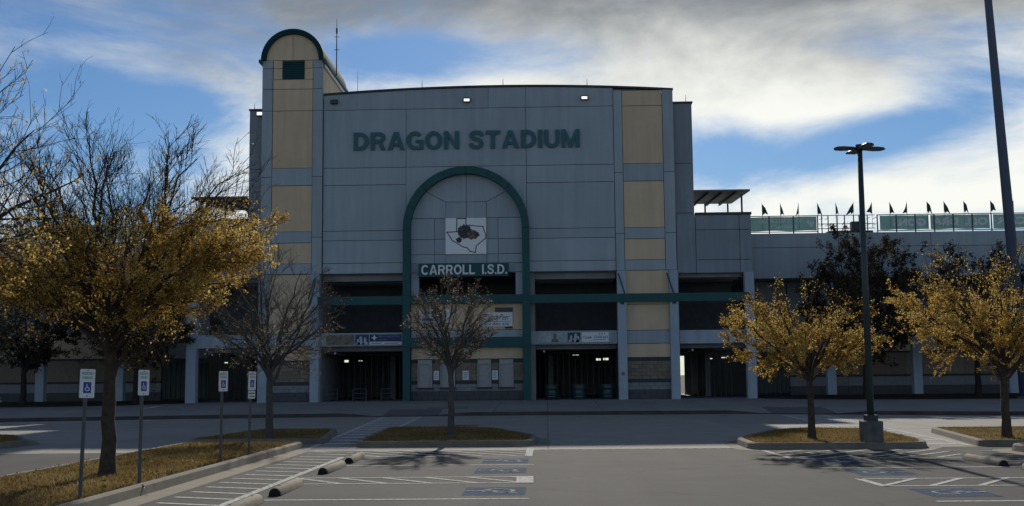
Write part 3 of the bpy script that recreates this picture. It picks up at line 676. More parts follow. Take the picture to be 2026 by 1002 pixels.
# green arch frame with legs and beams
YA = YF-0.42
poly = [(AX-RO, 0.40)] + [(AX-RO, AZ)] + arc(RO, 180, 0, 40)[1:] + [(AX+RO, 0.40), (AX+RI, 0.40)] + [(AX+RI, AZ)] + arc(RI, 0, 180, 40)[1:] + [(AX-RI, 0.40)]
arch = MB()
def ring(a, b, y0, y1):
    k = len(a); V = [(x, y0, z) for x, z in a]+[(x, y0, z) for x, z in b]+[(x, y1, z) for x, z in a]+[(x, y1, z) for x, z in b]; F_ = []
    for i in range(k-1): F_ += [(i, i+1, k+i+1, k+i), (2*k+i, 3*k+i, 3*k+i+1, 2*k+i+1), (i, 2*k+i, 2*k+i+1, i+1), (k+i, k+i+1, 3*k+i+1, 3*k+i)]
    return V, F_
segs = 8
for i in range(segs):
    a0 = 180-180*i/segs-0.15; a1 = 180-180*(i+1)/segs+0.15
    MB().add(*ring(arc(RO, a0, a1, 8), arc(RI, a0, a1, 8), YA, YF+0.05)).build('arch_segment', GREEN, bld)
for sx in (-1, 1):
    xa, xb = sorted((AX+sx*RO, AX+sx*RI))
    for z0, z1 in ((0.38, 3.26), (3.27, 6.0), (6.01, 8.2), (8.21, AZ-0.01)): box('arch_leg', xa, xb, YA, YF+0.05, z0, z1, GREEN, bld)
for z0, z1 in ((5.56, 6.0), (3.24, 3.77)): box('arch_beam', AX-RI, AX+RI, YA+0.03, YF-0.03, z0, z1, GREEN, bld)
for xa, xb in ((-12.1, AX-RO), (AX+RO, 4.3), (4.305, 10.72)):
    MB().box(xa+.004, xb-.004, YA+0.02, YA+0.10, 5.53, 5.97).box(xa+.004, xb-.004, YA+0.10, YF-0.3, 5.53, 5.58).box(xa+.004, xb-.004, YA+0.10, YF-0.3, 5.92, 5.97).build('canopy_beam', GREEN, bld)
for x in (3.8, 6.35): MB().tube([(x, YF-0.33, 7.05), (x+0.34, YA+0.05, 5.95)], 0.035, 8).build('tie_rod', GREEN, bld)
for x in (-12.25,): MB().tube([(x, YF-0.33, 7.0), (x-0.36, YA+0.05, 5.85)], 0.035, 8).build('tie_rod', GREEN, bld)
for x in (4.0, 6.72): box('bracket', x-0.1, x+0.1, YA+0.12, YF-0.32, 5.40, 5.53, GREEN, bld)
# centre ticket bay
x0, x1 = AX-RI+0.01, AX+RI-0.01
panel(x0, x1, 4.16, 5.56, TAN, YF, name='tan_panel'); panel(x0, x1, 3.77, 4.16, GREY, YF); panel(x0, x1, 2.63, 3.27, TAN, YF, name='tan_panel')
WIN = [(-6.84, -6.06), (-5.63, -4.86), (-3.68, -2.94), (-2.54, -1.77)]
blocks(x0, x1, YF, [(a-0.02, b+0.02, 1.15, 2.7) for a, b in WIN])
for a, b in WIN:
    w = box('ticket_window', a, b, YF+0.07, YF+0.11, 1.15, 2.60, SHUT, bld)
    for k in range(11): box('shutter_slat', a+0.06, b-0.06, YF+0.045, YF+0.069, 1.19+k*0.105, 1.19+k*0.105+0.095, SHUT, w)
    box('shutter_box', a+0.03, b-0.03, YF-0.03, YF+0.069, 2.36, 2.59, SHUT, w)
    for q in (a, b-0.05): box('frame', q, q+0.05, YF-0.04, YF+0.06, 1.15, 2.36, STEEL, w)
    box('sill', a-0.05, b+0.05, YF-0.12, YF+0.06, 1.06, 1.145, DARKM, w)
for a, b in ((-5.98, -5.71), (-4.46, -4.13), (-2.90, -2.60)):
    nt = thing('paper_notice', {-5.98: 'small white paper notice between the two left ticket windows', -4.46: 'white paper notice below the door number on the ticket booth', -2.90: 'small white paper notice between the two right ticket windows'}[a], 'notice', (a, YF-0.02, 1.54))
    box('sheet', a, b, YF-0.022, YF-0.008, 1.54, 2.02, WHITE, nt)
    for k in range(4): box('text_line', a+0.04, b-0.05-0.03*(k % 2), YF-0.026, YF-0.023, 1.90-k*0.09, 1.925-k*0.09, BLUE if k > 1 else INK, nt)
text_flat('door_number', '1085', -4.54, -3.95, 2.82, 3.02, YF-0.016, INK, bld, 0.012, 0.02)
box('side_post', AX-RI+.01, AX-RI+0.42, YF+0.02, YF+0.4, 6.0, 7.2, COLM, bld); box('side_post', AX+RI-0.36, AX+RI-.01, YF+0.02, YF+0.4, 6.0, 7.2, COLM, bld)
# big lettering and the name board
letters('DRAGON STADIUM', -10.28, 1.90, 13.88, 14.86, YF-0.10, GREEN_L, bld, 0.09, 0.225, 0.10, 0.42)
nb = box('name_board', -6.75, -1.98, YF-0.30, YF-0.02, 6.98, 7.70, GREEN, bld)
letters('CARROLL  I.S.D.', -6.60, -2.06, 7.09, 7.60, YF-0.36, WLET, nb, 0.055, 0.20, 0.10, 0.36)
# wall lights
for x, z, lit in ((-11.34, 16.55, 0), (-4.15, 16.53, 1), (2.18, 16.55, 1)):
    w = box('wall_light', x-0.19, x+0.19, YF-0.22, YF-0.01, z-0.10, z+0.12, DARKM, bld)
    box('lens', x-0.15, x+0.15, YF-0.235, YF-0.222, z-0.075, z+0.06, LAMP if lit else GLASS, w)
w = box('wall_light', -15.62, -15.28, YF+0.12, YF+0.34, 15.92, 16.15, DARKM, bld); box('lens', -15.6, -15.3, YF+0.10, YF+0.118, 15.95, 16.12, LAMP, w)
# concourse behind the openings
for xa, xb in ((-19.1, -15.25), (-12.06, AX-RO), (AX+RO, 3.76), (6.94, 10.5)):
    pass
box('concourse_floor', -45, 45, 61.0, 78, 0.0, 0.445, INT, bld)
box('upper_floor', -18.6, 10.45, YF+0.20, 77, 3.42, 4.03, INT, bld)
BW = 75.0
gaps = [(-13.12, -12.80, 2.70, 2.85), (-12.2, -11.9, 2.77, 2.81), (1.65, 2.05, 3.01, 3.04), (3.15, 3.45, 2.66, 2.80), (3.6, 3.95, 2.68, 2.82), (8.50, 8.80, 0.445, 2.9), (10.35, 10.6, 2.68, 2.74), (11.15, 11.5, 2.74, 2.80), (-20.95, -20.65, 2.72, 2.79), (-19.55, -19.2, 2.76, 2.82)]
def wall_with_gaps(xa, xb, za, zb, y, d, gs, m, name):
    xs_ = sorted({xa, xb, *[g[0] for g in gs], *[g[1] for g in gs]})
    for a, b in zip(xs_[:-1], xs_[1:]):
        g = [q for q in gs if q[0] <= a+1e-6 and q[1] >= b-1e-6]
        if not g: box(name, a, b, y, y+d, za, zb, m, bld)
        else:
            if g[0][2] > za+0.01: box(name, a, b, y, y+d, za, g[0][2], m, bld)
            box(name, a, b, y, y+d, g[0][3], zb, m, bld)
wall_with_gaps(-45, 45, 0.445, 9.2, BW, 0.3, gaps, INT, 'concourse_wall')
for x in (-17.5, -13.5, -9.0, -4.4, 0.2, 4.9, 9.3): box('concourse_partition', x-0.15, x+0.15, 68, 74.9, 0.45, 3.4, INT, bld)
for x in (-15.2, -12.3, AX-RO-0.02, AX+RO+0.0, 3.95, 6.7): box('concourse_partition', x, x+0.25, YF+0.35, 68, 0.45, 7.2, INT, bld)
box('concourse_wall', -18.5, 10.4, 65.6, 65.8, 4.04, 7.2, DBASE, bld)
for xa, xb in ((-18.5, -15.4), (-11.9, -7.7), (-0.75, 3.6), (7.1, 10.35)):
    g = box('gate_rail', xa, xb, 66.0, 66.06, 2.95, 3.05, DARKM, bld); n = int((xb-xa)/0.32)
    for i in range(n+1): x = xa+(xb-xa)*i/n; box('picket', x-0.02, x+0.02, 66.01, 66.05, 0.45, 2.94, DARKM, g)
    for k in range(3): yy = 62.4+k*1.5; box('ceiling_beam', xa-0.1, xb+0.1, yy, yy+0.25, 3.12, 3.41, INT, bld); box('ceiling_beam', xa-0.1, xb+0.1, yy-0.3, yy-0.1, 6.86, 7.19, INT, bld)
    MB().tube([(xa+0.6, 61.9, 3.0), (xa+0.6, 66.9, 3.0)], 0.06, 8).build('drain_pipe', STEEL, bld)
# second level guard rails inside
for xa, xb in ((7.0, 10.4), (-18.6, -15.3)):
    box('edge_beam', xa, xb, YF-0.05, YF+0.19, 3.33, 4.03, COLM, bld)
for xa, xb in ((-12.03, -7.62), (-0.84, 3.72)):
    box('edge_beam', xa, xb, YF+0.02, YF+0.19, 3.36, 4.06, GREY, bld)

# ================================================================== SPONSOR BANNERS AND SIGNS
def banner(x0, x1, z0, z1, y, label, m, frame=True):
    t = thing('sponsor_banner', label, 'banner', ((x0+x1)/2, y, z0))
    box('board', x0, x1, y, y+0.03, z0, z1, m, t)
    return t
y = YF-0.03
t = banner(-0.45, 3.45, 3.42, 4.02, y, 'long white banner with photos and lettering right of the arch', mat('banner_grey', (0.30, 0.38, 0.40), 0.6, 0.1))
box('photo_panel', -0.25, 1.05, y-0.006, y-0.001, 3.46, 3.97, mat('banner_teal', (0.33, 0.42, 0.44), 0.6, 0.35, 6.0), t)
def fig(cx, z0, h, m, t, yy): 
    MB().prism_y([(cx-h*.42, z0), (cx-h*.36, z0+h*.28), (cx-h*.14, z0+h*.42), (cx-h*.17, z0+h*.62), (cx-h*.16, z0+h*.88), (cx, z0+h), (cx+h*.16, z0+h*.88), (cx+h*.17, z0+h*.62), (cx+h*.14, z0+h*.42), (cx+h*.36, z0+h*.28), (cx+h*.42, z0)], yy-0.003, yy).build('printed_figure', m, t)
fig(0.43, 3.47, 0.48, mat('banner_skin', (0.16, 0.13, 0.12), 0.6, 0.4, 9.0), t, y-0.008)
box('photo_panel', 1.10, 1.78, y-0.006, y-0.001, 3.46, 3.97, mat('banner_navy', (0.02, 0.06, 0.10), 0.6, 0.3, 6.0), t)
for cx, h in ((1.28, 0.36), (1.52, 0.46), (1.66, 0.32)): fig(cx, 3.47, h, mat('banner_pale', (0.42, 0.46, 0.5), 0.6, 0.45, 14.0), t, y-0.008)
box('white_panel', 1.84, 3.26, y-0.006, y-0.001, 3.46, 3.97, WHITE, t)
text_flat('lettering', 'Cook', 1.90, 2.38, 3.65, 3.78, y-0.010, INK, t, 0, 0.02); text_flat('lettering', "Children's", 2.48, 3.22, 3.65, 3.80, y-0.010, BLUE, t, 0, 0.01)
box('text_line', 2.45, 3.10, y-0.010, y-0.007, 3.56, 3.585, BLUE, t)
for k in range(3): box('text_mark', 2.75+k*0.13, 2.82+k*0.13, y-0.010, y-0.007, 3.86, 3.90, INK, t)
t = banner(-11.9, -7.64, 3.40, 4.02, y, 'long navy banner with photos and a white star left of the arch', mat('banner_grey', (0.30, 0.38, 0.40)))
box('photo_panel', -11.7, -10.2, y-0.006, y-0.001, 3.44, 3.97, mat('banner_brown', (0.17, 0.14, 0.11), 0.6, 0.5, 6.0), t)
box('photo_panel', -10.15, -9.43, y-0.006, y-0.001, 3.44, 3.97, NAVY, t)
for cx, h in ((-10.0, 0.30), (-9.85, 0.45), (-9.62, 0.38)): fig(cx, 3.45, h, mat('banner_pale', (0.42, 0.46, 0.5)), t, y-0.008)
box('navy_panel', -9.38, -7.68, y-0.006, y-0.001, 3.60, 3.97, NAVY, t); box('white_strip', -9.38, -7.68, y-0.006, y-0.001, 3.44, 3.58, WHITE, t)
cx, cz = -9.13, 3.80
MB().prism_y([(cx+(0.17 if i % 2 == 0 else 0.07)*math.cos(R(45*i)), cz+(0.17 if i % 2 == 0 else 0.07)*math.sin(R(45*i))) for i in range(8)], y-0.010, y-0.007).build('star_mark', WHITE, t)
text_flat('lettering', 'Baylor Scott & White', -8.88, -7.78, 3.80, 3.92, y-0.010, mat('dim_print', (0.25, 0.3, 0.42), 0.6), t); text_flat('lettering', 'HEALTH', -8.88, -8.50, 3.66, 3.73, y-0.010, MATS['dim_print'], t)
for a, b in ((-9.28, -8.75), (-8.6, -7.85)): box('text_line', a, b, y-0.010, y-0.007, 3.49, 3.525, INK, t)
# white boards on the tan wall of the booth
t = thing('white_sponsor_sign', 'white script lettered sign above the right ticket windows', 'sign', (-2.6, YF-0.06, 4.3))
box('board', -3.45, -1.80, YF-0.06, YF-0.02, 4.33, 5.07, WHITE, t)
text_flat('lettering', 'Direct Peer', -3.30, -1.95, 4.68, 4.98, YF-0.064, INK, t, 0, 0.0, 0.5)
text_flat('lettering', '817 482 276', -3.30, -1.98, 4.40, 4.52, YF-0.064, BLUE, t, 0, 0.02)
box('text_line', -3.35, -1.9, YF-0.064, YF-0.061, 4.585, 4.61, BLUE, t)
o = box('dark_wall_vent', -2.72, -1.78, YF-0.05, YF-0.015, 5.10, 5.33, DBASE, bld); o = box('dark_wall_vent', -2.2, -1.80, YF-0.05, YF-0.015, 4.22, 4.32, INK, bld)
t = thing('white_sponsor_sign', 'white sign half hidden by the bare tree above the left ticket windows', 'sign', (-5.9, YF-0.06, 4.5))
box('board', -6.75, -5.10, YF-0.06, YF-0.02, 4.55, 5.27, WHITE, t)
MB().prism_y([(-5.85, 4.95), (-5.70, 4.62), (-5.40, 4.62), (-5.25, 4.95)], YF-0.066, YF-0.061).build('shield_mark', mat('banner_teal', (0.33, 0.42, 0.44)), t)
for k in range(7): box('text_mark', -6.45+k*0.17, -6.35+k*0.17, YF-0.066, YF-0.061, 5.02, 5.16, NAVY, t)
box('text_line', -6.6, -6.0, YF-0.066, YF-0.061, 4.66, 4.80, BLUE, t)
# state-outline emblem board
t = thing('emblem_board', 'white square board with a black state outline emblem under the arch', 'sign', (-4.24, YF-0.05, 8.2))
ex0, ex1, ez0, ez1 = -5.33, -3.15, 8.20, 10.14
box('board', ex0, ex1, YF-0.03, YF+0.055, ez0, ez1, mat('emblem_white', (0.88, 0.90, 0.92), 0.5, 0.02), t)
TXO = [(0.03, 0.61), (0.27, 0.62), (0.28, 0.985), (0.50, 0.985), (0.50, 0.80), (0.62, 0.79), (0.75, 0.77), (0.92, 0.76), (0.94, 0.66), (0.99, 0.53), (0.97, 0.42), (0.88, 0.34), (0.75, 0.22), (0.73, 0.04), (0.60, 0.07), (0.53, 0.17), (0.42, 0.20), (0.31, 0.28), (0.24, 0.33), (0.16, 0.38), (0.10, 0.50), (0.03, 0.61)]
mb = MB()
for a, b in zip(TXO[:-1], TXO[1:]):
    p = Vector((ex0+a[0]*(ex1-ex0), ez0+a[1]*(ez1-ez0))); q = Vector((ex0+b[0]*(ex1-ex0), ez0+b[1]*(ez1-ez0))); d = (q-p).normalized()*0.02; nn = Vector((-d.y, d.x))*1.2
    mb.add([((p-d-nn).x, YF-0.036, (p-d-nn).y), ((q+d-nn).x, YF-0.036, (q+d-nn).y), ((q+d+nn).x, YF-0.036, (q+d+nn).y), ((p-d+nn).x, YF-0.036, (p-d+nn).y)], [(0, 1, 2, 3)])
mb.build('outline', INK, t)
def blotch(pts, m, dy, name='printed_patch'): MB().prism_y([(ex0+a*(ex1-ex0), ez0+b*(ez1-ez0)) for a, b in pts], YF-0.040-dy, YF-0.037-dy).build(name, m, t)
DKP = mat('emblem_dark', (0.02, 0.03, 0.04), 0.7, 0.7, 7.0, col2=(0.09, 0.10, 0.11)); BRP = mat('emblem_brown', (0.10, 0.075, 0.05), 0.7, 0.5, 8.0, col2=(0.26, 0.2, 0.13))
rr = random.Random(3); pts = []
for i in range(26):
    a = 2*math.pi*i/26; k = (1.0 if i % 2 else 0.84)*rr.uniform(0.93, 1.07); pts.append((0.47+0.19*k*math.cos(a), 0.62+0.21*k*math.sin(a)))
blotch(pts, DKP, 0)
pts = [(0.66+0.14*rr.uniform(.8, 1.1)*math.cos(2*math.pi*i/18), 0.53+0.13*rr.uniform(.75, 1.1)*math.sin(2*math.pi*i/18)) for i in range(18)]; blotch(pts, BRP, 0.002)
blotch([(0.25, 0.42), (0.33, 0.47), (0.41, 0.41), (0.36, 0.31), (0.28, 0.33)], DKP, 0.004)
blotch([(0.68, 0.60), (0.80, 0.60), (0.84, 0.50), (0.74, 0.47)], DKP, 0.006)

# ================================================================== CANOPIES, MAST, RODS
def roof_canopy(x0, x1, label):
    t = thing('roof_canopy', label, 'canopy', ((x0+x1)/2, 65, 10.3))
    V = [(x0, 61.9, 11.46), (x1, 61.9, 11.46), (x1, 68.2, 11.70), (x0, 68.2, 11.70)]; V += [(a, b, c+0.09) for a, b, c in V]
    MB().add(V, BF).build('roof_sheet', mat('canopy_metal', (0.16, 0.155, 0.145), 0.6, 0.1), t)
    n = 4
    for i in range(1, n): x = x0+(x1-x0)*i/n; MB().add([(x-.04, 62, 11.32), (x+.04, 62, 11.32), (x+.04, 68.1, 11.56), (x-.04, 68.1, 11.56), (x-.04, 62, 11.455), (x+.04, 62, 11.455), (x+.04, 68.1, 11.69), (x-.04, 68.1, 11.69)], BF).build('purlin', DARKM, t)
    e = x1-0.35 if x1 > 0 else x0+0.35
    for yy in (62.6, 67.4):
        for x in (e, (e+(x0 if x1 > 0 else x1))/2): 
            if yy > 67 or x == e: box('post', x-0.045, x+0.045, yy-0.045, yy+0.045, 10.0, 11.38+(yy-61.9)*0.038, DARKM, t)
roof_canopy(8.0, 10.98, 'flat grey canopy roof on posts right of the main facade')
roof_canopy(-19.2, -16.08, 'flat grey canopy roof on posts left of the tower')
t = thing('antenna_mast', 'thin antenna mast standing beside the round tower top', 'antenna', (-11.7, 64, 18.7))
MB().tube([(-11.7, 64, 18.7), (-11.7, 64, 20.6), (-11.7, 64, 22.0)], [0.035, 0.03, 0.012], 6).build('mast', DARKM, t)
MB().tube([(-11.86, 64, 20.95), (-11.54, 64, 20.95)], 0.014, 5).build('crossbar', DARKM, t); MB().tube([(-11.84, 64, 20.2), (-11.56, 64, 20.2)], 0.02, 5).build('crossbar', DARKM, t)
MB().tube([(-11.7, 64, 21.15), (-11.7, 64, 21.45)], 0.05, 8).build('dipole', DARKM, t)
for x, yy, z0, z1, lab in ((-10.9, 66.5, 16.9, 19.6, 'slim whip antenna behind the tower roof'), (-6.6, YF+.2, 17.25, 17.75, 'short lightning rod on the parapet left of the middle'), (-2.2, YF+.2, 17.3, 17.8, 'short lightning rod on the parapet near the middle'),
                           (2.35, YF+.2, 17.2, 17.7, 'short lightning rod on the parapet right of the middle'), (7.7, YF+.6, 16.3, 16.8, 'short lightning rod on the right shoulder'), (-15.85, YF+.6, 16.3, 16.7, 'short lightning rod on the left shoulder'), (TC+.05, 63, SPZ+RT+.2, SPZ+RT+.55, 'short lightning rod on top of the round tower')):
    o = MB().tube([(x, yy, z0), (x, yy, z0+(z1-z0)*.5), (x, yy, z1)], [0.022, 0.018, 0.008], 6).build('lightning_rod', DARKM); tag(o, lab, 'antenna' if 'whip' in lab else 'rod')

# ================================================================== STAND WINGS
YW = 63.5
CHAIN = mat('rail_steel', (0.05, 0.06, 0.07), 0.5, 0.1)
BANG = mat('banner_mesh_green', (0.055, 0.115, 0.125), 0.7, 0.12, 2.0, transl=0.6)
BANL = mat('banner_print_grey', (0.78, 0.80, 0.82), 0.7, 0.03, 2.0, transl=0.12)
PENN = mat('pennant_cloth', (0.012, 0.04, 0.04), 0.8, 0.2, 6.0, transl=0.12)
def wing(sx, label):
    xa, xb = (10.96, 46) if sx > 0 else (-46, -19.16)
    w = thing('stand_wing', label, 'building', (xa if sx > 0 else xb, YW, 0.44))
    edges = [xa + (xb-xa)*i/7 for i in range(8)]
    for a, b in zip(edges[:-1], edges[1:]):
        panel(a, b, 6.86, 8.55, GREY, YW, name='fascia_panel', parent=w); panel(a, b, 8.55, 9.34, GREY, YW, name='fascia_panel', parent=w)
    box('deck', xa+.03, xb-.03, YW+0.14, 74.9, 6.90, 9.3, INT, w)
    cols = (15.33, 19.93, 25.0, 30, 35, 40) if sx > 0 else (-27.9, -23.5, -33, -38)
    for c in cols: bevel(box('column', c-0.24, c+0.24, YW-0.05, YW+0.4, 0.35, 6.88, COLM, w), 0.02, 1)
    wa, wb = (13.6, 46) if sx > 0 else (-46, -22.0)
    yw = 66.0
    xs_ = [wa+(wb-wa)*i/10 for i in range(11)]
    for a, b in zip(xs_[:-1], xs_[1:]):
        for z0, z1, m in ((0.40, 1.0, DBASE), (1.0, 1.5, LBAND), (1.5, 1.62, DBAND), (1.62, 2.82, BLOCK), (2.82, 2.93, DBAND), (2.93, 4.3, TAN), (4.3, 6.88, GREY_D)):
            box('wall_course', a+.005, b-.005, yw, yw+0.2, z0+.005, z1-.005, m, w)
    ga, gb = (11.3, 13.55) if sx > 0 else (-21.9, -19.3)
    g = box('gate', ga, gb, yw+0.03, yw+0.1, 0.62, 2.62, mat('gate_green', (0.012, 0.03, 0.03), 0.5, 0.2), w)
    for i in range(9): x = ga+(gb-ga)*(i+.5)/9; box('picket', x-0.025, x+0.025, yw-0.03, yw+0.028, 0.62, 2.62, MATS['gate_green'], g)
    box('wall_course', ga, gb, yw, yw+0.2, 2.9, 6.88, INT, w)
    box('wall_vent', 14.42, 14.66, yw-0.06, yw-0.002, 1.82, 2.25, DARKM, w) if sx > 0 else None
    return w
wing(1, 'low grey stand wing with banners along its top right of the entrance')
wing(-1, 'low grey stand wing left of the entrance behind the trees')
# guard rails
def guard(x0, x1, label, step=1.0):
    t = thing('guard_rail', label, 'railing', ((x0+x1)/2, YW+0.3, 9.34))
    n = int((x1-x0)/step)
    for z in (10.30, 9.42): box('rail', x0, x1, YW+0.28, YW+0.32, z, z+0.045, CHAIN, t)
    for i in range(n+1): x = x0+(x1-x0)*i/n; box('post', x-0.028, x+0.028, YW+0.27, YW+0.33, 9.3, 10.34, CHAIN, t)
    return t
guard(10.98, 14.95, 'steel guard rail holding the first banner on the right wing'); guard(18.2, 45, 'long steel guard rail holding the mirrored banners'); guard(-45, -19.3, 'steel guard rail on the left wing behind the trees')
t = thing('gate_platform', 'open steel railed platform in the gap between the banners', 'railing', (16.6, YW+0.3, 9.34))
for z in (10.35, 9.88, 9.62): box('rail', 15.0, 18.15, YW+0.6, YW+0.64, z, z+0.035, CHAIN, t)
for x in (15.25, 15.6, 16.1, 16.5, 17.0, 17.3, 17.75): box('post', x-0.025, x+0.025, YW+0.59, YW+0.65, 9.3, 10.36, CHAIN, t)
box('platform', 15.5, 17.9, YW+0.1, YW+2, 9.345, 9.45, DARKM, t); box('speaker_cabinet', 16.75, 17.35, YW+0.05, YW+0.5, 9.45, 9.95, DARKM, t)
for x in (15.05, 15.35, 17.6, 17.95):
    MB().tube([(x, YW+0.35, 9.75), (x+0.22, YW+0.35, 9.85)], 0.015, 5).build('bracket', CHAIN, t); MB().tube([(x, YW+0.35, 10.1), (x+0.22, YW+0.35, 10.2)], 0.015, 5).build('bracket', CHAIN, t)
YBN = YW+0.345
def rail_banner(x0, x1, label, words):
    t = thing('mesh_banner', label, 'banner', ((x0+x1)/2, YBN, 9.44), 'banners on the stand rail')
    n = 16; V = []; 
    for i in range(n+1):
        u = i/n; dz = -0.018*math.sin(u*math.pi*4)
        for z in (9.5, 10.28): V.append((x0+(x1-x0)*u, YBN+0.012*math.sin(u*23), z+dz*(1 if z < 10 else .4)))
    MB().add(V, [(2*i, 2*i+2, 2*i+3, 2*i+1) for i in range(n)]).build('cloth', BANG, t)
    for body, a, b, z0, z1, off in words: text_flat('lettering', body, a, b, z0, z1, YBN-0.02, BANL, t, 0, off, mirror=True)
    return t
t = rail_banner(11.0, 14.9, 'green banner with two mirrored text lines next to the canopy', [('SOUTHLAKE CARROLL', 11.75, 14.1, 9.96, 10.17, 0.02), ('SERVE HUMBLY', 12.05, 13.8, 9.64, 9.82, 0.02)])
MB().prism_y([(14.35, 9.95), (14.45, 10.12), (14.55, 10.03), (14.62, 10.0), (14.72, 10.12), (14.78, 9.92), (14.6, 9.68), (14.52, 9.82)], YBN-0.022, YBN-0.018).build('emblem', BANL, t)
MB().prism_y([(11.08, 9.75), (11.2, 9.9), (11.1, 10.05), (11.28, 10.0), (11.3, 9.85), (11.34, 9.72)], YBN-0.022, YBN-0.018).build('emblem', BANL, t)
rail_banner(18.35, 21.0, 'green banner with the mirrored letters at the left of the long row', [('GONS', 19.05, 20.85, 9.68, 10.10, 0.05)])
rail_banner(21.1, 24.3, 'green banner with mirrored letters in the middle of the long row', [('DRA', 21.2, 22.6, 9.70, 10.12, 0.05), ('OLL', 22.95, 24.2, 9.70, 10.12, 0.05)])
rail_banner(24.5, 28.5, 'green banner with mirrored letters behind the tall pole', [('CAR', 24.65, 26.3, 9.72, 10.14, 0.05)])
rail_banner(-29.5, -24.2, 'green banner on the left wing seen through the branches', [])
rail_banner(-24.0, -19.6, 'green banner on the left wing close to the tower', [])
# pennants
def pennant(x, k, label):
    t = thing('pennant_flag', label, 'flag', (x, YW+0.30, 10.0), 'pennants along the stand rail')
    MB().tube([(x, YW+0.36, 9.6), (x, YW+0.36, 11.05)], 0.012, 5).build('flag_pole', STEEL, t)
    r = random.Random(k*13+5); w = r.uniform(0.16, 0.46); s = r.choice([-1, -1, 1]); f = r.uniform(-0.6, 2.0); c = r.uniform(-0.08, 0.10)
    V = [(x, YW+0.36, 11.03), (x, YW+0.36, 10.52), (x+s*w*.5, YW+0.30, 10.74+c), (x+s*w*.4, YW+0.30, 10.47+c*.5), (x+s*w, YW+0.42, 10.46-0.12*f), (x+s*w*.2*f, YW+0.42, 10.38)]
    MB().add(V, [(0, 1, 2), (1, 3, 2), (2, 3, 4), (1, 5, 3)]).build('cloth', PENN, t)
ORD = ['first', 'second', 'third', 'fourth', 'fifth', 'sixth', 'seventh', 'eighth', 'ninth', 'tenth', 'eleventh', 'twelfth', 'thirteenth', 'fourteenth']
for i, x in enumerate((11.95, 12.95, 13.95, 14.98, 15.98, 16.95, 17.95, 18.92, 19.86, 20.95, 21.87, 22.95, 24.4, 25.65)):
    pennant(x, i, 'dark pennant on the stand rail, %s counted from the canopy rightwards' % ORD[i])
for i, x in enumerate((-29.0, -27.8, -26.4, -25.0, -23.5)): pennant(x, i+20, 'dark pennant on the left wing rail behind branches, %s from the left' % ORD[i])

# planting beds against the wings
for xa, xb in ((11.2, 46), (-46, -19.4)):
    n = 14; V = []; F_ = []
    for i in range(n+1):
        x = xa+(xb-xa)*i/n; e = 1.2*math.exp(-abs(x-(xa if xa > 0 else xb))/3)
        y0 = 58.0+2.3*e
        V += [(x, y0, wz(x, y0)+0.006), (x, y0+0.1, wz(x, y0)+0.06), (x, 63.4, 0.56), (x, 66, 0.5)]
    for i in range(n):
        for k in range(3): F_.append((i*4+k, (i+1)*4+k, (i+1)*4+k+1, i*4+k+1))
    struct(MB().add(V, F_).build('planting_bed', MULCH))

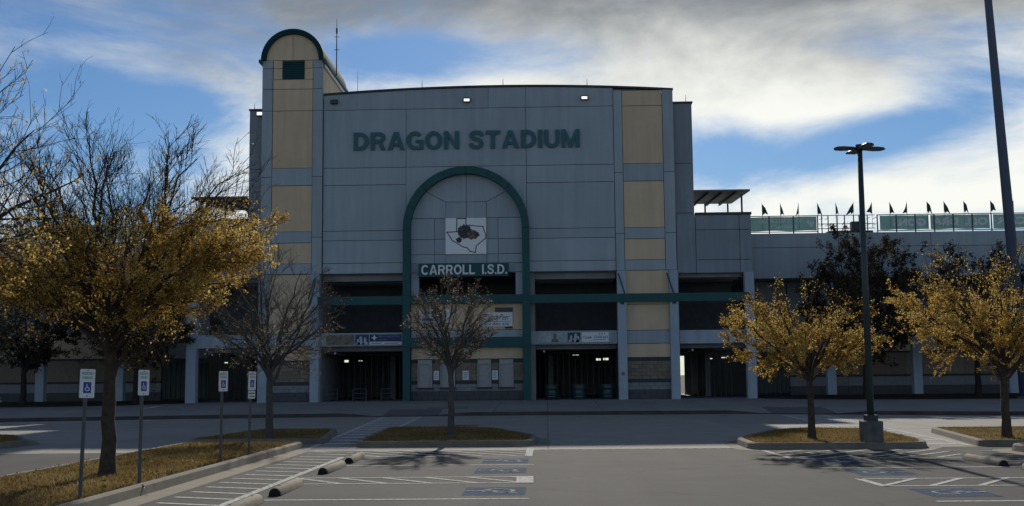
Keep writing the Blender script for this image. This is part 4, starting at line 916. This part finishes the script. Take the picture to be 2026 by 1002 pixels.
# ================================================================== STREET FURNITURE
# sign posts
def sign_post(x, y, lean, yawd, label, extra=False):
    t = thing('parking_sign', label, 'sign', (0, 0, 0), 'accessible parking signs')
    MB().tube([(0, 0, -0.05), (0, 0, 1.70)], 0.027, 8).build('post', POSTM, t)
    pl = MB(); w, h, r = 0.145, 0.44, 0.025; K = lambda x: x*0.75; Kz = lambda z: 1.345+(z-1.18)*0.645
    pts = []
    for cx, cz, a0 in ((w-r, h-r, 0), (-w+r, h-r, 90), (-w+r, 0+r-0.16, 180), (w-r, 0+r-0.16, 270)):
        for k in range(4): a = R(a0+30*k); pts.append((cx+r*math.cos(a), 1.34+cz+r*math.sin(a)))
    pts = [(K(q), Kz(p)) for q, p in pts]; b = pl.prism_y(pts, -0.036, -0.031).build('plate', WHITE, t)
    MB().prism_y([(q*0.94, 1.54+(p-1.54)*0.965) for q, p in pts], -0.0375, -0.0365).build('reflective_sheet', WLET, b)
    text_flat('lettering', 'RESERVED', K(-0.11), K(0.11), Kz(1.66), Kz(1.72), -0.0385, SGREEN, b, 0, 0.02); text_flat('lettering', 'PARKING', K(-0.10), K(0.10), Kz(1.57), Kz(1.63), -0.0385, SGREEN, b, 0, 0.02)
    box('blue_patch', K(-0.075), K(0.075), -0.0392, -0.0384, Kz(1.28), Kz(1.51), BLUE, b)
    mb = MB()
    P = [(0.0+0.038*math.cos(R(a)), 1.365+0.038*math.sin(R(a))) for a in range(100, 400, 30)]
    mb2 = [((a[0]+b2[0])/2, (a[1]+b2[1])/2) for a, b2 in zip(P[:-1], P[1:])]
    for p, q in list(zip(P[:-1], P[1:])) + [((-0.012, 1.47), (-0.006, 1.40)), ((-0.006, 1.40), (0.03, 1.395)), ((0.03, 1.395), (0.042, 1.335))]:
        p, q = (K(p[0]), Kz(p[1])), (K(q[0]), Kz(q[1])); d = Vector((q[0]-p[0], q[1]-p[1])).normalized(); nn = Vector((-d.y, d.x))*0.006
        mb.add([(p[0]-nn.x, -0.0400, p[1]-nn.y), (q[0]-nn.x, -0.0400, q[1]-nn.y), (q[0]+nn.x, -0.0400, q[1]+nn.y), (p[0]+nn.x, -0.0400, p[1]+nn.y)], [(0, 1, 2, 3)])
    mb.build('wheelchair_mark', WLET, b)
    MB().tube([(0, -0.042, 1.37), (0, -0.03, 1.37)], 0.009, 8).build('bolt', DARKM, t); MB().tube([(0, -0.042, 1.71), (0, -0.03, 1.71)], 0.008, 8).build('bolt', DARKM, t)
    if extra:
        p2 = box('lower_plate', -0.10, 0.10, -0.036, -0.031, 1.17, 1.33, WHITE, t); box('text_line', -0.08, 0.08, -0.039, -0.0365, 1.27, 1.29, INK, p2); box('text_line', -0.06, 0.08, -0.039, -0.0365, 1.21, 1.225, INK, p2)
    t.location = (x, y, 0.12); t.rotation_euler = (R(rng.uniform(-1, 1)), R(lean), R(yawd))
sign_post(-6.24, 15.55, 1.6, 50, 'accessible parking sign on the post nearest the camera, left of the tree trunk')
sign_post(-6.20, 17.70, 0.8, 62, 'accessible parking sign just right of the big tree trunk')
sign_post(-6.27, 22.35, 0.4, 55, 'accessible parking sign in front of the dark left gateway opening')
sign_post(-6.20, 24.20, 0.5, 60, 'accessible parking sign with a small extra plate below', True)
# wheel stops
def wheel_stop(x, y, label, rz=0.0):
    t = thing('wheel_stop', label, 'wheel stop', (0, 0, 0), 'concrete wheel stops')
    L_, n = 1.75, 9
    prof = [(0.095*math.cos(R(a)), 0.005+0.118*max(0, math.sin(R(a)))**0.8) for a in np.linspace(0, 180, n)]
    V = []; ys = [-L_/2+0.012, -L_/2+0.04, 0, L_/2-0.04, L_/2-0.012]; sc = [0.93, 1, 1, 1, 0.93]
    for yy, s in zip(ys, sc): V += [(a*s, yy, b*s) for a, b in prof]
    F_ = [(i*n+j, i*n+j+1, (i+1)*n+j+1, (i+1)*n+j) for i in range(4) for j in range(n-1)]
    MB().add(V, F_).build('body', STOP, t, True)
    for yy in (-L_/2, L_/2): MB().prism_y([(a*0.92, b*0.92) for a, b in prof], yy-0.012, yy+0.013).build('end_face', STOPE, t)
    for yy in (-0.55, 0.55): MB().tube([(0, yy, 0.09), (0, yy, 0.129)], 0.015, 8).build('anchor_pin', DARKM, t)
    t.location = (x, y, 0); t.rotation_euler = (0, 0, R(rz))
wheel_stop(-4.0, 17.95, 'wheel stop third from the island end, in the second painted bay', 1); wheel_stop(-4.0, 21.75, 'wheel stop second from the island end on the left', -1); wheel_stop(-4.0, 24.3, 'wheel stop nearest the middle island on the left', 1)
wheel_stop(-4.02, 15.35, 'wheel stop cut off by the bottom picture edge on the left', 0)
wheel_stop(8.2, 22.4, 'wheel stop farther away on the right, whole in view', 1); wheel_stop(8.35, 20.0, 'wheel stop cut off by the right picture edge', 0)
# parking lot lamp
t = thing('lot_lamp', 'dark parking lot lamp with four heads on a concrete base', 'lamp post', (7.35, 26.95, 0.1))
bevel(box('concrete_base', 7.13, 7.57, 26.73, 27.17, 0.05, 0.62, BASEC, t), 0.025)
box('base_cover', 7.22, 7.48, 26.82, 27.08, 0.62, 0.75, DARKM, t)
MB().tube([(7.35, 26.95, 0.75), (7.35, 26.95, 6.95)], [0.085, 0.060], 12).build('pole', POLEM, t, True)
hd = MB()
def head(ang):
    c, s = math.cos(ang), math.sin(ang)
    V = []; F_ = []; prof = [(0.05, 0.03, 0.03), (0.16, 0.07, 0.045), (0.40, 0.13, 0.05), (0.56, 0.11, 0.04), (0.62, 0.03, 0.015)]
    for d, w, h in prof:
        for sw, sh in ((-1, -0.6), (1, -0.6), (1, 0.2), (0.5, 1), (-0.5, 1), (-1, 0.2)):
            lx, ly = d, sw*w; V.append((7.35+lx*c-ly*s, 26.95+lx*s+ly*c, 6.90+sh*h))
    for i in range(4):
        for j in range(6): F_.append((i*6+j, i*6+(j+1) % 6, (i+1)*6+(j+1) % 6, (i+1)*6+j))
    F_.append(tuple(range(6))[::-1]); F_.append(tuple(24+j for j in range(6)))
    return MB().add(V, F_).build('lamp_head', DARKM, t)
for k in range(4): head(R(8+90*k))
MB().tube([(7.35, 26.95, 6.86), (7.35, 26.95, 7.0)], 0.09, 10).build('hub', DARKM, t)
# tall floodlight mast
t = thing('floodlight_mast', 'tall tapered steel stadium light mast rising out of the frame', 'light mast', (23.4, 58, 0.4))
MB().tube([(23.4, 58, 0.35), (22.93, 58, 12), (22.45, 58, 24), (22.05, 58, 34)], [0.30, 0.235, 0.17, 0.12], 18).build('mast', TALLM, t, True)
MB().tube([(23.4, 58, 0.33), (23.4, 58, 0.50)], 0.42, 18).build('base_plate', BASEC, t)
for z in (31.5, 33.2):
    MB().box(19.3, 24.9, 57.9, 58.1, z-0.08, z+0.08).build('crossarm', TALLM, t)
    for k in range(6): x = 19.6+k*1.0; MB().tube([(x, 58.15, z+0.45), (x, 58.5, z+0.38), (x, 58.75, z+0.3)], [0.16, 0.32, 0.36], 12).build('floodlight', DARKM, t)
# barrels under the right gateway
def barrel(x, lab):
    yb = YF+0.55; t = thing('trash_barrel', lab, 'barrel', (x, yb, 0.44), 'barrels in the right gateway')
    MB().tube([(x, yb, 0.445), (x, yb, 0.46), (x, yb, 0.70), (x, yb, 0.715), (x, yb, 0.73), (x, yb, 1.0), (x, yb, 1.015), (x, yb, 1.03), (x, yb, 1.2), (x, yb, 1.215)], [0.34, 0.35, 0.35, 0.37, 0.35, 0.35, 0.37, 0.35, 0.355, 0.345], 18).build('drum', mat('barrel_green', (0.012, 0.04, 0.045), 0.45, 0.15), t, True)
    MB().tube([(x, yb, 1.205), (x, yb, 1.23)], 0.365, 18).build('rim', POSTM, t)
    for z, w in ((1.09, 0.17), (0.88, 0.13), (0.60, 0.16)):
        V = []; 
        for i in range(7):
            a = -math.pi/2+(-0.6+1.2*i/6)*w/0.17; V += [(x+0.357*math.cos(a), yb+0.357*math.sin(a), z), (x+0.357*math.cos(a), yb+0.357*math.sin(a), z+0.045)]
        MB().add(V, [(2*i, 2*i+2, 2*i+3, 2*i+1) for i in range(6)]).build('printed_band', mat('barrel_print', (0.13, 0.16, 0.18), 0.6, 0.3, 20), t)
for x, l in ((0.2, 'dark green barrel nearest the arch in the right gateway'), (1.68, 'middle dark green barrel in the right gateway'), (3.2, 'dark green barrel beside the column in the right gateway')): barrel(x, l)
def barricade(x, lab):
    yb = YF+0.6; t = thing('pipe_barricade', lab, 'barricade', (x, yb, 0.44), 'pipe barricades in the left gateway')
    for s in (-.36, .36): MB().tube([(x+s, yb, 0.445), (x+s, yb, 1.12)], 0.022, 8).build('upright', POSTM, t); MB().tube([(x+s, yb-.25, 0.46), (x+s, yb+.25, 0.46)], 0.022, 8).build('foot', POSTM, t)
    for z in (0.62, 0.86, 1.10): MB().tube([(x-.36, yb, z), (x+.36, yb, z)], 0.02, 8).build('rail', POSTM, t)
for x, l in ((-11.55, 'steel pipe barricade beside the left column in the left gateway'), (-10.0, 'middle steel pipe barricade in the left gateway'), (-8.5, 'steel pipe barricade nearest the arch in the left gateway')): barricade(x, l)
# posted notice on column
t = thing('column_notice', 'pale notice plate on the column right of the gateway', 'notice', (3.93, YF-.33, 1.6)); yq = YF-0.32
box('plate', 3.79, 4.13, yq, yq+0.012, 1.59, 2.17, mat('notice_blue', (0.42, 0.47, 0.55), 0.6, 0.1), t); MB().tube([(3.96, yq-0.004, 1.78), (3.96, yq-0.001, 1.78)], 0.10, 14).build('round_mark', mat('notice_mark', (0.15, 0.18, 0.25)), t)
# hydrant
hx, hy = -26.9, 56.5; hz = wz(hx, hy); HY = mat('hydrant_paint', (0.42, 0.42, 0.44), 0.5, 0.15, 8)
t = thing('fire_hydrant', 'pale fire hydrant at the left edge of the planting bed', 'hydrant', (hx, hy, hz))
MB().tube([(hx, hy, hz-0.02), (hx, hy, hz+.05), (hx, hy, hz+.06), (hx, hy, hz+.5), (hx, hy, hz+.51), (hx, hy, hz+.55), (hx, hy, hz+.66), (hx, hy, hz+.71)], [.16, .16, .11, .11, .15, .15, .10, .03], 14).build('barrel', HY, t, True)
for s in (-1, 1): MB().tube([(hx+s*.09, hy, hz+.38), (hx+s*.2, hy, hz+.38)], .055, 10).build('side_outlet', HY, t)
MB().tube([(hx, hy-.09, hz+.34), (hx, hy-.2, hz+.34)], .075, 10).build('front_outlet', HY, t)

# ================================================================== TREES
def bez(a, c, b, n): return [a*(1-t)**2 + c*(2*t*(1-t)) + b*t*t for t in np.linspace(0, 1, n)]
class Tubes:
    """vectorised collection of thin tapered tubes"""
    def __init__(s): s.V = []; s.F = []; s.k = 0
    def add(s, P, rad, n):
        P = np.asarray(P); m = len(P); d = np.gradient(P, axis=0); d /= np.linalg.norm(d, axis=1)[:, None]+1e-9
        ref = np.where(np.abs(d[:, :1]) < 0.8, np.array([[1., 0, 0]]), np.array([[0, 1., 0]])); a = np.cross(d, ref); a /= np.linalg.norm(a, axis=1)[:, None]+1e-9; b = np.cross(d, a)
        t = np.arange(n)*2*np.pi/n
        V = P[:, None]+(a[:, None]*np.cos(t)[None, :, None]+b[:, None]*np.sin(t)[None, :, None])*np.asarray(rad)[:, None, None]
        s.V.append(V.reshape(-1, 3)); i = np.arange(m-1)[:, None]*n; j = np.arange(n)[None]; j2 = (j+1) % n
        s.F.append((np.stack([i+j, i+j2, i+n+j2, i+n+j], -1).reshape(-1, 4))+s.k); s.k += m*n
    def build(s, name, m, parent):
        V = np.concatenate(s.V); F_ = np.concatenate(s.F); o = tone_mesh(name, V, F_, np.zeros(len(V)), m, parent)
        o.data.polygons.foreach_set('use_smooth', np.ones(len(F_), bool)); return o
def unit(v): return v/(np.linalg.norm(v)+1e-9)
def leaves(P, size, r, tone):
    n = len(P); a = r.normal(size=(n, 3)); a /= np.linalg.norm(a, axis=1)[:, None]; b = r.normal(size=(n, 3)); b -= (b*a).sum(1)[:, None]*a; b /= np.linalg.norm(b, axis=1)[:, None]
    s = size*r.uniform(0.45, 1.35, n)[:, None]
    V = np.stack([P-a*s, P+b*s*.55, P+a*s, P-b*s*.55], 1).reshape(-1, 3)
    return V, np.arange(4*n).reshape(-1, 4), np.repeat(tone, 4)
def tree(label, base, trunk_h, trunk_r, crown_c, crown_r, nl, n2, n3, n4, leaf, nleaf, lsize, leafm, bark=BARK, seed=1, group=None, lean=(0, 0), el_lo=8, up=0.35, fork=0.75, flare=1.5, low_limb=None, top_s=0.97):
    """trunk, limbs and twigs grown toward a crown envelope; leaf(p) gives how leafy the spot p (crown coordinates) is"""
    r = np.random.RandomState(seed); base = np.array(base, float); cc = base+np.array(crown_c, float); cr = np.array(crown_r, float)
    t = thing('tree', label, 'tree', tuple(base), group)
    top = base+np.array([lean[0], lean[1], trunk_h])
    TP = [base+np.array([0, 0, -0.1]), base+np.array([0, 0, 0.02]), base+np.array([0, 0, 0.12]), base+np.array([0, 0, 0.35])]
    for q in np.linspace(0.25, 1, 7): TP.append(base+(top-base)*q+np.array([r.normal(0, .02), r.normal(0, .02), 0])*trunk_h*.25)
    TR = [trunk_r*flare*1.12, trunk_r*flare, trunk_r*(1+(flare-1)*.45), trunk_r*1.06]+list(trunk_r*np.linspace(1.0, 0.72, 7))
    tb = Tubes(); tb.add(TP, TR, 12); tb.build('trunk', bark, t)
    br = Tubes(); tips = []; top = TP[-1]
    ga = r.uniform(0, 6.28)
    limbs = []
    for i in range(nl):
        az_ = ga+i*2.39996; e = math.asin(math.sin(R(el_lo))+(top_s-math.sin(R(el_lo)))*(1-(i+0.5)/nl))
        dv = np.array([math.cos(az_)*math.cos(e), math.sin(az_)*math.cos(e), math.sin(e)])
        end = cc+dv*cr*r.uniform(0.86, 1.02)
        q = r.uniform(fork, 1.0); s0 = base+(top-base)*q
        L_ = np.linalg.norm(end-s0); c = s0+(end-s0)*0.45+np.array([0, 0, up*L_*math.cos(e)*0.7])+r.normal(0, 0.05*L_, 3)
        limbs.append((s0, c, end))
    if low_limb: s0, c, e = [base+np.array(q) for q in low_limb]; limbs.append((s0, c, e))
    for s0, c, end in limbs:
        L_ = np.linalg.norm(end-s0); P = np.array(bez(s0, c, end, 9)); P[1:-1] += r.normal(0, 0.012*L_, (7, 3)); r0 = trunk_r*r.uniform(0.34, 0.55)
        br.add(P, np.linspace(r0, 0.008, 9)**1.0, 6)
        for k in range(n2):
            q = 0.22+0.76*(k+r.uniform())/n2; x = q*8; i = min(int(x), 7); p = P[i]+(P[i+1]-P[i])*(x-i); tg = unit(P[i+1]-P[i])
            out = unit((p-cc)/cr+np.array([0, 0, 0.25])); d = unit(tg*0.75+out*0.45+unit(r.normal(size=3))*0.85)
            l2 = L_*r.uniform(0.20, 0.42)*(1.15-0.6*q)
            e2 = p+d*l2+np.array([0, 0, 0.12*l2]); P2 = np.array(bez(p, p+d*l2*.5+np.array([0, 0, -0.05*l2]), e2, 5)); P2[1:-1] += r.normal(0, .03*l2, (3, 3))
            rr0 = max(0.006, r0*(1-q*0.85)*0.45); br.add(P2, np.linspace(rr0, 0.004, 5), 4)
            for m in range(n3):
                q3 = 0.2+0.8*(m+r.uniform())/n3; x = q3*4; i = min(int(x), 3); p3 = P2[i]+(P2[i+1]-P2[i])*(x-i); tg3 = unit(P2[i+1]-P2[i])
                d3 = unit(tg3+unit(r.normal(size=3))*0.75+np.array([0, 0, 0.25])); l3 = l2*r.uniform(0.28, 0.6); e3 = p3+d3*l3
                if (((e3-cc)/cr)**2).sum() > 1.25 and r.uniform() < 0.7: continue
                br.add([p3, p3+d3*l3*.5+r.normal(0, .03*l3, 3), e3], [0.0048, 0.0036, 0.0022], 3); tips.append((p3, e3))
                for w in range(n4):
                    q4 = r.uniform(0.25, 1); p4 = p3+(e3-p3)*q4; d4 = unit(d3+unit(r.normal(size=3))*0.8+np.array([0, 0, .2])); e4 = p4+d4*l3*r.uniform(.3, .6)
                    br.add([p4, (p4+e4)/2+r.normal(0, .02*l3, 3), e4], [0.003, 0.0026, 0.0018], 3); tips.append((p4, e4))
    br.build('branches', bark, t)
    if nleaf:
        A = np.array([q[0] for q in tips]); B = np.array([q[1] for q in tips]); Q = (B-cc)/cr
        w = np.clip(leaf(Q), 0, None); w = w/w.sum(); idx = r.choice(len(A), nleaf, p=w)
        P = A[idx]+(B-A)[idx]*r.uniform(0.1, 1.08, nleaf)[:, None]+r.normal(0, lsize*1.1, (nleaf, 3))
        tone = np.clip(0.5+r.normal(0, 0.30, nleaf)+0.18*np.sin(P[:, 0]*3+P[:, 2]*4), 0, 1)
        o = tone_mesh('foliage', *leaves(P, lsize, r, tone), leafm, t); o['kind'] = 'stuff'
    return t
YL = leaf_mat('autumn_leaf_gold', (0.26, 0.155, 0.03), (0.76, 0.56, 0.16), 0.5)
YB = leaf_mat('autumn_leaf_brown', (0.14, 0.11, 0.075), (0.42, 0.34, 0.22), 0.40)
DG = leaf_mat('evergreen_leaf', (0.024, 0.028, 0.018), (0.07, 0.06, 0.032), 0.25)
DB = leaf_mat('evergreen_leaf_rusty', (0.032, 0.032, 0.022), (0.095, 0.075, 0.042), 0.3)
def sm(x, a, b): t = np.clip((x-a)/(b-a), 0, 1); return t*t*(3-2*t)
# big left tree: bare top, gold skirt heavier on the right
tree('large half bare tree with a golden skirt on the left grass island', (-7.33, 19.4, 0.1), 2.45, 0.118, (0.12, 0, 3.88), (2.5, 2.3, 2.05), 28, 14, 10, 4,
     lambda Q: sm(-Q[:, 2]+0.28*Q[:, 0], -0.25, 0.15)*(0.75+0.5*sm(Q[:, 0], -.2, .6))*(0.25+0.75*sm(np.hypot(Q[:, 0], Q[:, 1]), 0.15, 0.5))*sm(Q[:, 2], -0.85, -0.5)+0.008, 80000, 0.0205, YL, BARK, seed=11, el_lo=-14, up=0.12, top_s=0.93, fork=0.80, low_limb=((0, 0, 1.55), (0.25, 0, 1.9), (0.45, -0.1, 2.9)))
tree('bare tree reaching in from the left picture edge', (-8.7, 14.6, 0.1), 2.3, 0.14, (0.1, 0, 3.7), (2.45, 2.2, 2.6), 18, 10, 7, 2,
     lambda Q: sm(-Q[:, 2], -0.05, 0.4)*0.8+0.07, 13000, 0.021, YL, seed=23, el_lo=-12, up=0.25)
tree('small bare twiggy tree on the shaded island left of the tower bay', (-7.4, 31.0, 0.1), 1.85, 0.10, (0.15, 0, 3.25), (1.85, 1.7, 1.85), 17, 10, 9, 4,
     lambda Q: sm(-Q[:, 2], -0.1, 0.6)+0.12, 4200, 0.023, YB, BARKG, seed=31, el_lo=-18, up=0.2, group='small trees on the islands')
tree('small thinly leaved tree on the middle island before the arch', (-2.5, 30.3, 0.1), 2.0, 0.085, (0.05, 0, 3.05), (1.22, 1.2, 1.15), 16, 9, 9, 4,
     lambda Q: 0.6+0.4*sm(Q[:, 2], -.5, .6), 5000, 0.020, YB, BARKG, seed=44, el_lo=-30, up=0.2, group='small trees on the islands')
tree('small golden tree beside the lot lamp', (6.35, 28.5, 0.1), 1.75, 0.085, (-0.05, 0, 2.7), (1.98, 1.8, 1.15), 18, 9, 8, 3,
     lambda Q: 0.10+1.0*sm(-Q[:, 2]-0.5*Q[:, 0], -0.5, 0.35), 38000, 0.0215, YL, seed=52, el_lo=-25, up=0.2, group='small trees on the islands')
tree('golden tree on the far right island cut by the picture edge', (10.95, 28.4, 0.1), 1.75, 0.105, (-0.15, 0, 3.2), (2.35, 2.0, 1.55), 17, 9, 8, 3,
     lambda Q: 0.10+0.9*sm(-Q[:, 2]-0.25*Q[:, 0], -0.45, 0.3), 54000, 0.0215, YL, seed=67, el_lo=-25, up=0.2, group='small trees on the islands')
tree('bare brown tree on the island at the left picture edge', (-15.4, 31.0, 0.1), 1.9, 0.10, (0, 0, 3.3), (1.9, 1.8, 1.7), 12, 8, 7, 3,
     lambda Q: 0.5+0*Q[:, 0], 3500, 0.032, YB, seed=71, el_lo=-20)
full = lambda Q: 0.25+sm(np.sqrt((Q**2).sum(1)), 0.3, 0.9)
tree('tall dark evergreen behind the lot lamp against the stand wing', (16.3, 60.3, 0.4), 2.4, 0.17, (0, 0, 5.2), (2.95, 2.4, 3.2), 18, 9, 7, 2, full, 44000, 0.068, DB, BARKD, seed=81, el_lo=-35, up=0.15, group='evergreens along the stand')
tree('dark evergreen behind the golden tree at the right edge', (21.9, 60.2, 0.4), 2.2, 0.16, (0, 0, 4.9), (2.6, 2.3, 3.0), 16, 9, 7, 2, full, 21000, 0.068, DG, BARKD, seed=82, el_lo=-35, up=0.15, group='evergreens along the stand')
tree('dark evergreen at the left edge behind the fire hydrant', (-27.3, 60.2, 0.4), 2.1, 0.16, (0, 0, 4.6), (2.9, 2.3, 2.7), 16, 9, 7, 2, full, 22000, 0.068, DG, BARKD, seed=83, el_lo=-35, up=0.15, group='evergreens along the stand')
tree('dark evergreen seen under the big golden tree on the left', (-21.4, 60.3, 0.4), 2.2, 0.16, (0, 0, 4.5), (2.9, 2.3, 2.5), 16, 9, 7, 2, full, 22000, 0.068, DG, BARKD, seed=84, el_lo=-35, up=0.15, group='evergreens along the stand')
